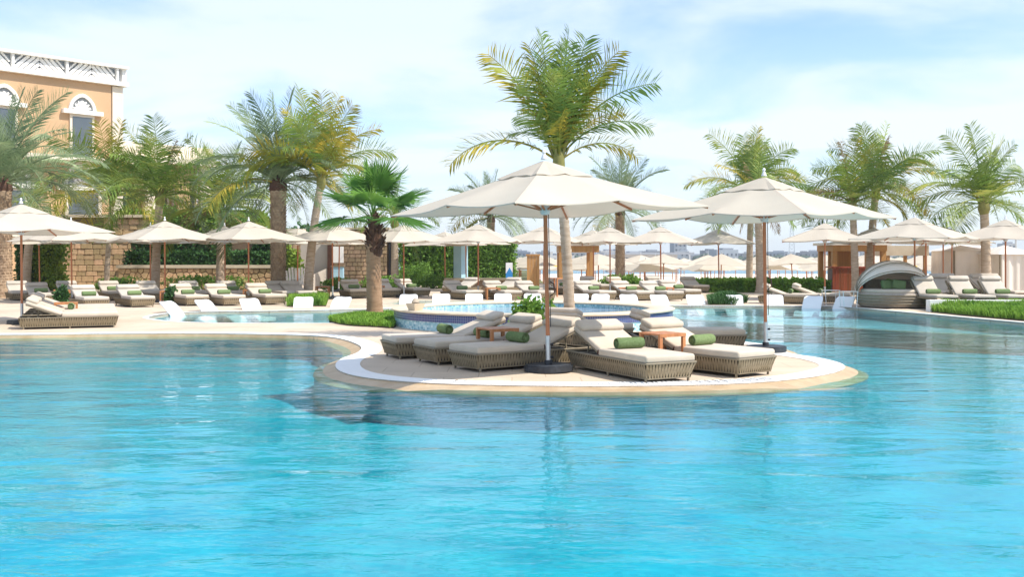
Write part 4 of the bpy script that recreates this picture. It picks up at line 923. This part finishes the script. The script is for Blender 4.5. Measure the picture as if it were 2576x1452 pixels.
for px, lb in ((738, 'white garden armchair with round slatted back, the left of two'), (762, 'white garden armchair beside the pale palm trunk, the right of two')):
    a = thing('garden_armchair', lb, 'armchair', D(px, 45), R(20), 'white garden armchairs')
    for k in range(5):
        x = -.24 + k * .12; h = 1.12 - abs(k - 2) ** 2 * .04; MB().bar((x, 0.1, .34), (x * 1.15, .36, h), .10, .02).build('back_slat', 'white_stone', a)
    for k in range(4): MB().box((0, -.36 + k * .12, .37 - k * .012), (.56, .10, .02)).build('seat_slat', 'white_stone', a)
    for s in (-1, 1):
        MB().box((s * .34, -.12, .60), (.12, .72, .025)).build('armrest', 'white_stone', a); MB().box((s * .31, -.38, .30), (.04, .09, .60)).build('leg', 'white_stone', a); MB().bar((s * .29, -.3, .33), (s * .29, .5, .04), .04, .10).build('leg', 'white_stone', a)
kb = thing('tap_stand', 'grey blue service cabinet in front of the coursed stone wall', 'cabinet', D(850, 49)); MB().box((0, 0, .55), (.55, .35, 1.1)).build('body', 'pale_blue', kb); MB().box((0, 0, 1.13), (.65, .42, .05)).build('top', 'frame_taupe', kb); MB().box((.02, 0, 1.7), (.5, .08, .8)).build('back_panel', 'white_trim', kb)

# ------------------------------------------------------------------ hotel on the left
u = Vector((.676, .736, 0)); nrm = Vector((.736, -.676, 0)); C0 = D(308, 60)
HM = Matrix(((u.x, -nrm.x, 0, C0.x), (u.y, -nrm.y, 0, C0.y), (0, 0, 1, 0), (0, 0, 0, 1)))   # x along the facade (right is away), y into the building
def hp(px, py, depth=0.0):                   # the spot of the facade seen at that place of the photograph
    o_ = C0 - nrm * depth; dirv = Vector(((px - CXP) / FPX, 1, -(py - HZ) / FPX)); t = (o_.dot(nrm)) / dirv.dot(nrm); q = dirv * t; return (q - C0).dot(u), q.z + EYE
hotel = bpy.data.objects.new('hotel_building', None); COL.objects.link(hotel); hotel.matrix_world = HM; tag(hotel, 'orange rendered hotel building with white chevron balustrade at the left edge', 'building')
HL = -26
ztop = hp(300, 166)[1]; zb_t = hp(300, 172)[1]; zb_b = hp(300, 207)[1]; zc = hp(300, 217)[1]
MB().box((HL / 2 - .35, 6, zc / 2), (-HL - .7, 12, zc)).build('wall', 'orange_render', hotel)
MB().box((HL / 2, 5.9, zc + (zb_b - zc) / 2), (-HL + .45, 12.5, zb_b - zc)).build('cornice', 'white_trim', hotel)
MB().box((-.32, 6, zc / 2 - .02), (.64, 12.1, zc - .04)).build('corner_pilaster', 'cream_trim', hotel)
MB().box((HL / 2, .05, (zb_t + ztop) / 2), (-HL + .55, .62, ztop - zb_t)).build('top_rail', 'white_trim', hotel)
MB().box((0.12, 6, (zb_t + zb_b) / 2), (.25, 12, zb_t - zb_b)).build('end_parapet', 'white_trim', hotel)
hb = zb_t - zb_b; bw = 3.0
MB().box((HL / 2, .34, (zb_t + zb_b) / 2), (-HL, .04, zb_t - zb_b)).build('sky_gap_panel', 'sky_gap_grey', hotel)  # added panel; its grey blue stands in for sky seen through the openings
for i in range(9):
    xr = -.25 - i * bw; mb = MB()
    def seg(x0, z0, x1, z1, w=.10): mb.bar((xr - bw + x0, .10, zb_b + z0), (xr - bw + x1, .10, zb_b + z1), .10, w) if False else mb.bar((xr - bw + x0, .10, zb_b + z0), (xr - bw + x1, .10, zb_b + z1), .10, w)
    c_ = bw / 2 - .1
    for k in range(5):
        s_ = .18 + k * .31; top = min(hb, s_)
        seg(c_ - s_, .02, c_ - s_ + top, top, .17); seg(c_ + s_, .02, c_ + s_ - top, top, .17)
    seg(c_ - 1.38, hb * .45, c_ - 1.38 + hb * .55, hb, .1); seg(c_ + 1.38, hb * .45, c_ + 1.38 - hb * .55, hb, .1)
    mb.build('chevron_panel', 'white_trim', hotel)
    mb = MB(); mb.box((xr - .09, .06, zb_b + hb / 2), (.12, .34, hb)); mb.build('balustrade_post', 'white_trim', hotel)
def arch_window(xc, zs, w, label=None):      # lunette over a window: surround, carved tympanum, sill band
    r = w / 2; pts = 16; mb = MB(); ro, ri = r, r * .80
    def ring(rr, y): return [(xc + rr * math.cos(math.pi * k / pts), y, zs + rr * 1.12 * math.sin(math.pi * k / pts) * (1 + .10 * math.sin(math.pi * k / pts) ** 8)) for k in range(pts + 1)]
    a, b, c, d = ring(ro, -.18), ring(ri, -.18), ring(ro, .0), ring(ri, .05); n = pts + 1; mb.v = a + b + c + d
    for k in range(pts): mb.f += [(k, k + 1, n + k + 1, n + k), (k + 1, k, 2 * n + k, 2 * n + k + 1), (n + k, n + k + 1, 3 * n + k + 1, 3 * n + k)]
    f = mb.build('arch_surround', 'white_trim', hotel)
    mb = MB(); mb.v = [(xc, -.02, zs)] + ring(ri, -.02); mb.f = [(0, k + 2, k + 1) for k in range(pts)]; mb.build('tympanum', 'grey_lattice', f)
    mb = MB()
    for k in range(7):
        an = math.pi * (k + .5) / 7; mb.tube([(xc, -.08, zs + .05), (xc + ri * .55 * math.cos(an + .12), -.08, zs + ri * .6 * math.sin(an + .12)), (xc + ri * .85 * math.cos(an), -.08, zs + ri * .92 * math.sin(an))], [.03, .09, .03], 5)
        mb.tube([(xc + ri * .6 * math.cos(an) - .1, -.08, zs + ri * .6 * math.sin(an)), (xc + ri * .6 * math.cos(an) + .1, -.08, zs + ri * .66 * math.sin(an) + .1)], .05, 5)
    mb.build('carving', 'white_trim', f)
    MB().box((xc, -.14, zs - .12), (w + .75, .34, .24)).build('sill', 'white_trim', f)
    MB().box((xc, -.05, zs - 1.6), (w * .9, .12, 2.7)).build('window_frame', 'cream_trim', hotel); MB().box((xc, -.13, zs - 1.6), (w * .72, .04, 2.4)).build('pane', 'glass_dark', f)
for px, py, px2, py2 in ((205, 278, 172, 245), (8, 255, -30, 0)):
    s_, z_ = hp(px, py); wv = abs(hp(240, 278)[0] - hp(172, 278)[0]); arch_window(s_, z_, wv)
s_, z_ = hp(208, 470); arch_window(s_, z_, 2.4); s_, z_ = hp(20, 470); arch_window(s_, z_ + .2, 2.4)
s_, z_ = hp(215, 405); MB().box((s_ - 2, -.6, z_), (9, 1.4, .25)).build('canopy_ledge', 'cream_trim', hotel)
lan = MB(); s_, z_ = hp(118, 467); lan.lathe([(.03, z_ + .42), (.16, z_ + .32), (.16, z_ - .1), (.10, z_ - .3), (.02, z_ - .42)], 8, (s_, -.35)); lan.box((s_, -.18, z_ + .2), (.06, .36, .06)); lan.build('wall_lantern', 'black_metal', hotel)
# lower wing on the right of the main block
wing = bpy.data.objects.new('hotel_wing', None); COL.objects.link(wing); wing.matrix_world = HM @ Matrix.Translation((0, 2.2, 0)); tag(wing, 'lower orange hotel wing with cream columns behind the left palms', 'building')
zw = 7.6; xw = hp(528, 500, 2.2)[0]
MB().box((xw / 2, 5, 1.9), (xw, 10, 3.8)).build('base', 'orange_render', wing)
MB().box((xw / 2, 6, 3.8 + (zw - 3.8) / 2), (xw - .2, 9, zw - 3.8)).build('wall', 'orange_render', wing)
MB().box((xw / 2, 4.8, zw + .2), (xw + .6, 11, .4)).build('cornice', 'cream_trim', wing); MB().box((xw / 2, 4.8, zw + .8), (xw, 10.4, .8)).build('parapet', 'cream_trim', wing)
for px in (372, 388, 455, 470, 512, 524):
    x = hp(px, 500, 2.2)[0]; MB().box((x, .2, 5.6), (.42, .42, 4.2)).build('column', 'cream_trim' if px not in (455, 470) else 'orange_render', wing)
for px in (345, 420, 490):
    x = hp(px, 500, 2.2)[0]; f = MB().box((x, 1.42, 5.0), (1.7, .2, 2.6)).build('window', 'cream_trim', wing); MB().box((x, 1.30, 5.0), (1.4, .06, 2.3)).build('pane', 'glass_dark', f)
ter = thing('terrace_wall', 'cream capped sandstone terrace wall below the hotel wing', 'wall', (0, 56, 0)); xa, xb = span(-60, 560, 56)
MB().box(((xa + xb) / 2, .3, 1.75), (xb - xa, .5, 3.5)).build('core', 'sandstone_pale', ter); MB().box(((xa + xb) / 2, .3, 3.62), (xb - xa + .1, .7, .2)).build('coping', 'cap_stone', ter)

# ------------------------------------------------------------------ right side: kiosk, daybed, loungers, tents
kd = 46.0; kz = thing('wooden_kiosk', 'orange wooden bar kiosk with slatted counter behind the twin palms', 'kiosk', (0, kd, 0)); xa, xb = span(2092, 2228, kd)
zt = Z(617, kd); zr = Z(632, kd)
MB().box(((xa + xb) / 2, 1.0, (zt + zr) / 2), (xb - xa, 2.4, zt - zr)).build('roof_beam', 'kiosk_wood', kz); MB().box(((xa + xb) / 2, 1.0, zt + .06), (xb - xa + .3, 2.7, .12)).build('roof', 'tent', kz)
for x, y in ((xa + .12, 0), (xb - .12, 0), (xa + .12, 2.0), (xb - .12, 2.0)): MB().box((x, y, zr / 2), (.22, .22, zr)).build('post', 'kiosk_wood', kz)
MB().box((xa + .85, 1.2, zr / 2 + .5), (1.25, .1, zr - 1.0)).build('wall', 'kiosk_wood', kz)
zcn = Z(674, kd); n = 26; cw = (xb - xa - .6)
for k in range(n): MB().box((xa - .05 + (k + .5) * cw / n, -.28, zcn / 2), (cw / n - .016, .05, zcn)).build('plank', 'kiosk_red', kz)
MB().box((xa - .05 + cw / 2, .1, zcn / 2 - .02), (cw, .68, zcn - .06)).build('counter', 'dark_wood', kz); MB().box((xa - .05 + cw / 2, .05, zcn + .03), (cw + .15, .85, .06)).build('counter_top', 'kiosk_red', kz)
pg = thing('pergola', 'cream roofed pergola to the right of the wooden kiosk', 'pergola', (0, 47.5, 0)); xa, xb = span(2226, 2335, 47.5); zt = Z(618, 47.5)
MB().box(((xa + xb) / 2, 1.2, zt - .24), (xb - xa, 2.6, .48)).build('roof_fascia', 'yellow_cloth', pg).data.materials[0] = M['cap_stone']
for x in (xa + .15, xb - .15):
    for y in (0, 2.4): MB().box((x, y, (zt - .48) / 2), (.14, .14, zt - .48)).build('post', 'kiosk_wood', pg)
pg = thing('pergola', 'orange fronted pergola behind the island palm trunk', 'pergola', (0, 56, 0)); xa, xb = span(1405, 1507, 56); zt = Z(619, 56)
MB().box(((xa + xb) / 2, 1.2, zt - .17), (xb - xa, 2.6, .36)).build('roof_fascia', 'kiosk_wood', pg); MB().box(((xa + xb) / 2, 1.2, zt + .06), (xb - xa + .2, 2.8, .08)).build('roof', 'tent', pg)
for x in (xa + .15, xb - .4):
    for y in (0, 2.4): MB().box((x, y, (zt - .36) / 2), (.24, .24, zt - .36)).build('post', 'kiosk_wood', pg)
pw = thing('wooden_pillar', 'broad wooden slatted pillar left of the main parasol pole', 'pillar', D(1341, 47))
for k in range(4): MB().box((-.22 + k * .148, 0, .82), (.135, .34, 1.64)).build('plank', 'kiosk_wood', pw)
MB().box((0, 0, 1.68), (.66, .42, .08)).build('cap', 'kiosk_wood', pw)
# daybed
db = thing('shell_daybed', 'round woven daybed with folding shell canopy and banded wicker base', 'daybed', D(2247, 31.6), R(-4))
MB().lathe([(1.0, .03), (1.08, .12), (1.10, .40), (1.06, .46), (.9, .47), (.01, .47)], 40).build('base', 'wicker', db, True)
for k in range(4): MB().lathe([(1.102, .10 + k * .085), (1.118, .125 + k * .085), (1.118, .15 + k * .085), (1.102, .165 + k * .085)], 40).build('wicker_band', 'frame_taupe', db, True)
MB().lathe([(.98, .46), (1.0, .52), (.95, .58), (.01, .59)], 40).build('mattress', 'cushion', db, True)
mb = MB(); mb.lathe([(.86, .50), (.90, .52), (.91, .84), (.88, .87), (.84, .84), (.82, .52)], 24, a0=R(20), a1=R(165)); mb.build('back_rest', 'wicker', db, True)
nb = 5
for k in range(nb):                            # folded sunshade: overlapping arcs from the back over to the front left
    a0 = R(12 + k * 25); a1 = R(12 + (k + 1) * 25 + 2); mb = MB(); nn = 20; rr = 1.14 - .012 * k
    for j in range(4):
        al = a0 + (a1 - a0) * j / 3
        for i in range(nn + 1):
            th = math.pi * i / nn; x = math.cos(th) * rr; q = math.sin(th) * rr; bul = 1 + .02 * math.sin(math.pi * j / 3)
            mb.v.append((x * bul, q * math.cos(al) * bul, .50 + q * math.sin(al) * .86 * bul))
    for j in range(3):
        for i in range(nn): a = j * (nn + 1) + i; mb.f.append((a, a + 1, a + nn + 2, a + nn + 1))
    mb.build('canopy_section', 'shell_cloth', db, True)
mb = MB()
for k in range(nb + 1):
    al = R(12 + k * 25); mb.tube([(math.cos(math.pi * i / 16) * 1.145, math.sin(math.pi * i / 16) * 1.145 * math.cos(al), .50 + math.sin(math.pi * i / 16) * .985 * math.sin(al)) for i in range(17)], .014, 6)
mb.build('canopy_hoops', 'frame_taupe', db)
for k, (dx, dy, rz, lb) in enumerate(((-.32, -.35, 20, 'green cushion leaning on the left inside the shell daybed'), (.02, -.42, -10, 'dark green cushion on the shell daybed'), (-.12, -.2, 5, 'pale green cushion at the back of the shell daybed'))):
    v = D(2247, 31.6) + Vector((dx, dy, .72)); o = put('cushion', MB().rbox((.42, .16, .30), .06, None, 3).mesh('cushion', 'towel' if k != 2 else 'hedge_leaf', True), None, v, rot=(R(-15), R(8 * k), R(rz))); tag(o, lb, 'cushion', 'green cushions on the shell daybed')
# sling loungers at the right
def sling():
    t = thing('sling_lounger', 'x', 'sun lounger'); f = MB()
    for y in (-.34, .34): f.bar((0, y, .36), (1.95, y, .36), .05, .05); f.bar((.3, y, .34), (.15, y, 0), .05, .04); f.bar((1.7, y, .34), (1.85, y, 0), .05, .04); f.bar((1.25, y, .36), (1.80, y, .84), .05, .04); f.bar((1.5, y, .36), (1.52, y, .62), .03, .03)
    f.build('frame', 'frame_taupe', t); MB().rbox((1.2, .66, .09), .03, Matrix.Translation((.62, 0, .42))).build('mattress', 'cushion_grey', t, True)
    MB().rbox((.78, .66, .08), .03, Matrix.Translation((1.22, 0, .42)) @ Matrix.Rotation(R(-40), 4, 'Y') @ Matrix.Translation((.38, 0, .04))).build('back_cushion', 'cushion_grey', t, True)
    MB().rbox((.18, .62, .1), .045, Matrix.Translation((1.22, 0, .42)) @ Matrix.Rotation(R(-40), 4, 'Y') @ Matrix.Translation((.66, 0, .12))).build('pillow', 'cushion_grey', t, True)
    return t
sl = sling()
for px, d, a, lb, tcol in ((2345, 33, 60, 'dark framed sling lounger turned away beside the shell daybed', 0), (2405, 33.5, 78, 'sling lounger with a navy towel, left of the right palm', 1), (2520, 33.5, 78, 'sling lounger with a navy towel, right of the right palm', 1), (2570, 33, 120, 'dark framed sling lounger cut by the right frame edge', 0),
                           (2385, 29.3, 92, 'pale sling lounger with green towel behind the grass bed, the left one', 2), (2480, 29.3, 92, 'pale sling lounger with green towel behind the grass bed, the middle one', 2), (2565, 29.3, 92, 'pale sling lounger with green towel behind the grass bed, the right one', 2)):
    p = D(px, d); copy_tree(sl, p, R(a), lb, 'sling loungers at the right')
    if tcol:
        v = p + Matrix.Rotation(R(a), 3, 'Z') @ Vector((.95, 0, .545)); o = put('rolled_towel', ME['towel_n' if tcol == 1 else 'towel'], None, v, rot=(0, 0, R(a + 90))); tag(o, ('navy' if tcol == 1 else 'green') + ' towel on the ' + lb.split(' with')[0] + lb.split('towel')[-1].replace(' behind the grass bed', ''), 'towel')
kill(sl)
pf2 = thing('terrace_kerb', 'low white stone kerb behind the right grass bed', 'kerb', (0, 29.0, 0)); xa, xb = span(2335, 2640, 29); MB().box(((xa + xb) / 2, 0, .17), (xb - xa, .3, .34)).build('kerb_stone', 'white_stone', pf2)
for px, d, w, lb in ((2458, 46, 118, 'pale cabana tent with closed curtains, left of the right palm'), (2560, 44, 90, 'pale cabana tent at the right frame edge')):
    t = thing('cabana_tent', lb, 'tent', D(px, d), 0, 'cabana tents'); W2 = w * d / FPX / 2; h = Z(631 if px < 2500 else 640, d); mb = MB(); nf = 40
    for side, (x0, y0, x1, y1) in enumerate(((-W2, 0, W2, 0), (W2, 0, W2, 2.4), (-W2, 2.4, -W2, 0))):
        b = len(mb.v); ex, ey = x1 - x0, y1 - y0; L = math.hypot(ex, ey)
        for k in range(nf + 1):
            f = k / nf; o_ = .030 * math.sin(f * 11 + side) + .022 * math.sin(f * 29)
            for z in (.05, h * .5, h): mb.v.append((x0 + ex * f - ey / L * -o_ * (1 if z < h else .3), y0 + ey * f + ex / L * -o_, z))
        for k in range(nf):
            for z in range(2): a = b + k * 3 + z; mb.f.append((a, a + 3, a + 4, a + 1))
    mb.build('curtain', 'tent', t, True)
    MB().add([(-W2 - .1, -.1, h), (W2 + .1, -.1, h), (W2 + .1, 2.5, h), (-W2 - .1, 2.5, h), (0, 1.2, h + .42)], [(0, 1, 4), (1, 2, 4), (2, 3, 4), (3, 0, 4), (3, 2, 1, 0)]).build('roof', 'tent', t)
    for x in (-W2, W2): MB().box((x, -.06, h / 2), (.07, .07, h)).build('post', 'frame_taupe', t)
pot = thing('planter_pot', 'dark square planter pot in front of the cabana tents', 'planter', D(2335, 41)); MB().lathe([(.35, 0), (.5, .75), (.44, .75), (.40, .6)], 4).build('pot', 'base_grey', pot)
amp = thing('lamp_post', 'slim pale lamp post above the right cabana tent', 'street lamp', D(2556, 70)); MB().tube([(0, 0, 0), (0, 0, 3.0)], .07, 8).build('post', 'aluminium', amp); MB().lathe([(.08, 2.95), (.38, 3.2), (.3, 3.3), (.05, 3.35)], 12).build('lamp_head', 'aluminium', amp)
tub = thing('stone_bowl', 'pale square stone bowl on the left end of the spa rim', 'bowl', (-2.15, 22.15, .405)); MB().lathe([(.15, 0), (.22, .16), (.19, .16), (.14, .04)], 4).build('bowl', 'cap_stone', tub)
td = thing('pebble_ball', 'small stone ball on the bowl', 'ornament', (-2.15, 22.15, .50)); MB().lathe([(.001, -.02), (.07, .03), (.09, .09), (.05, .16), (.001, .18)], 12).build('ball', 'base_beige', td, True)

# ------------------------------------------------------------------ beach parasols and loungers
def beach_umb(m):
    t = thing('beach_parasol', 'x', 'parasol'); 
    me = ME['canopy_b'] if m == 'canvas_beach' else ME['canopy_b'].copy()
    if m != 'canvas_beach': me.materials[0] = M[m]
    put('canopy', me, t); MB().tube([(0, 0, 0), (0, 0, 2.85)], .035, 6).build('pole', 'pole_wood', t); mb = MB()
    for i in range(8): a = i * math.pi / 4; q = umb_ring(.4, i, 0); q.z -= .03; mb.bar((0, 0, 2.25), q, .03, .025)
    mb.build('struts', 'dark_wood', t); MB().lathe([(.03, 2.92), (.03, 3.0), (.001, 3.08)], 6).build('finial', 'aluminium', t); return t
bu_ = beach_umb('canvas_beach'); by_ = beach_umb('yellow_cloth'); br_ = beach_umb('red_cloth'); bl_ = thing('beach_lounger', 'x', 'sun lounger')
MB().rbox((1.9, .66, .2), .04, Matrix.Translation((.95, 0, .3)), 1).build('bed', 'cushion', bl_); MB().rbox((.7, .66, .1), .03, Matrix.Translation((1.3, 0, .4)) @ Matrix.Rotation(R(-40), 4, 'Y') @ Matrix.Translation((.35, 0, .05)), 1).build('back_cushion', 'cushion', bl_)
rg = random.Random(99); cnt = 0
rows = [61, 64.5, 68, 72, 76.5, 81.5, 87, 93, 100, 108, 117, 128, 141]
for ri, y in enumerate(rows):
    zb = -1.0 - (y - 60) / 170 * 1.4 - (.45 if ri % 2 else .1); x = (1300 - CXP) * y / FPX + rg.uniform(0, 3); xe = (2600 - CXP) * y / FPX
    while x < xe:
        px = CXP + x * FPX / y; pr = bu_; q = rg.random()
        if q < .10: pr = by_
        if ri == 5 and 2025 < px < 2070: pr = br_
        rown = ['nearest', 'second nearest', 'third', 'fourth', 'fifth', 'sixth', 'seventh', 'eighth', 'ninth', 'tenth', 'eleventh', 'twelfth', 'farthest'][ri]; side = 'left of the island palm' if px < 1430 else 'by the far date palm' if px < 1620 else 'below the vented parasol' if px < 1760 else 'left of the second pole' if px < 1925 else 'right of the second pole' if px < 2092 else 'behind the kiosk' if px < 2340 else 'behind the cabana tents'
        lb = {id(bu_): 'cream beach parasol, %s row, %s, %s' % (rown, side, ['left part', 'middle', 'right part'][int(px / 55) % 3]), id(by_): 'yellow beach parasol, %s row, %s' % (rown, side), id(br_): 'red parasol among the cream ones down on the beach'}[id(pr)]
        o = copy_tree(pr, (x, y + rg.uniform(-1, 1), zb), R(rg.uniform(0, 90)), lb, 'parasols on the beach'); o.rotation_euler = (R(rg.uniform(-3, 3)), R(rg.uniform(-3, 3)), o.rotation_euler[2]); cnt += 1
        if ri < 4:
            for s in (-1.1, 1.1): copy_tree(bl_, (x + s, y - 1.6, zb), R(90), 'beige beach lounger, %s side, %s row, %s' % ('left' if s < 0 else 'right', rown, side), 'loungers on the beach')
        x += rg.uniform(3.3, 4.6) * (1 + ri * .02)
for k in (bu_, by_, br_, bl_): kill(k)
print('beach umbrellas', cnt)

# ------------------------------------------------------------------ town across the water
rg = random.Random(5); d0 = 620
for i in range(46):
    px = 1290 + i * 29 + rg.uniform(-12, 12); d = d0 + rg.uniform(-40, 120); w = rg.uniform(7, 17); h = rg.uniform(4.5, 8.0); zb = -2
    if i in (14, 31, 43): w, h = 8, 13
    p = D(px, d, zb); t = thing('town_building', 'hazy %s %s %s far town building, %s' % ('tall' if h > 8 else 'wide' if w > 13 else 'small' if w < 10 else 'low', ['plain', 'flat topped', 'boxy', 'squat', 'blunt'][i % 5], rg.choice(['pale', 'two storey', 'flat roofed']), 'left of the main pole' if px < 1380 else 'right of the island palm' if px < 1660 else 'left of the second pole' if px < 1925 else 'left of the kiosk' if px < 2092 else 'behind the kiosk and pergola' if px < 2340 else 'above the cabana tents'), 'building', p, R(rg.uniform(-20, 20)), 'buildings of the far town')
    MB().box((0, 0, h / 2), (w, 10, h)).build('wall', rg.choice(['town_a', 'town_b', 'town_a']), t); MB().box((w * .1, 0, h + .5), (w * .5, 6, 1.0)).build('roof', 'town_b', t)
    mb = MB(); fl = max(1, int(h / 3))
    for f in range(fl):
        n = int(w / 2.4)
        for k in range(n): mb.box((-w / 2 + (k + .5) * w / n, -5.03, 1.8 + f * 3), (1.1, .08, 1.5))
    mb.build('window', 'town_win', t, kind='stuff')
tl_ = MB()
for i in range(150):
    px = 1250 + i * 9.4 + rg.uniform(-6, 6); d = 600 + rg.uniform(-15, 200); p = D(px, d, -2); r = rg.uniform(2.2, 4.5); 
    for k in range(3): q = p + Vector((rg.uniform(-4, 4), 0, rg.uniform(.8, 2.6))); tl_.lathe([(.01, -r * .6), (r * .8, -r * .3), (r, 0), (r * .7, r * .45), (.01, r * .7)], 7); n_ = 35; tl_.v[-n_:] = [tuple(Vector(v) * rg.uniform(.85, 1.15) + q) for v in tl_.v[-n_:]]
w_o = tl_.build('far_trees', 'town_tree', kind='stuff'); tag(w_o, 'hazy dark line of trees in front of the far town', 'trees')
pt = thing('lattice_mast', 'thin pale lattice mast far behind the second island parasol', 'mast', D(1992, 620, -2)); mb = MB()
for s in (-1, 1): mb.bar((s * 2.2, 0, 0), (s * .3, 0, 30), .25, .25)
for k in range(12): z = k * 2.4; a = 2.2 - 1.9 * z / 30; b = 2.2 - 1.9 * (z + 2.4) / 30; mb.bar((-a, 0, z), (b, 0, z + 2.4), .15, .15); mb.bar((a, 0, z), (-b, 0, z + 2.4), .15, .15)
mb.build('lattice', 'aluminium', pt)
ht = thing('white_terminal', 'low white flat roofed building on the shore behind the beach', 'building', D(1612, 190, -2.5)); 
MB().box((0, 0, 2.8), (13, 6, 3.4)).build('wall', 'town_a', ht); MB().box((1, 0, 4.7), (17, 8, .4)).build('roof', 'town_b', ht)
for k in range(5): f = MB().box((-5 + k * 2.5, -3.03, 2.9), (1.5, .08, 2)).build('window', 'town_win', ht)
# ------------------------------------------------------------------ air
hz_ = MB().box((0, 1190, 17.5), (5200, 2700, 45)); hm = bpy.data.materials.new('haze'); hm.use_nodes = True; hn = hm.node_tree; hn.nodes.clear()
ho = hn.nodes.new('ShaderNodeOutputMaterial'); hv = hn.nodes.new('ShaderNodeVolumePrincipled'); hv.inputs['Color'].default_value = (.90, .96, 1, 1); hv.inputs['Density'].default_value = .0004; hv.inputs['Anisotropy'].default_value = .2
hn.links.new(hv.outputs[0], ho.inputs['Volume']); hz_.build('haze', hm, kind='stuff')
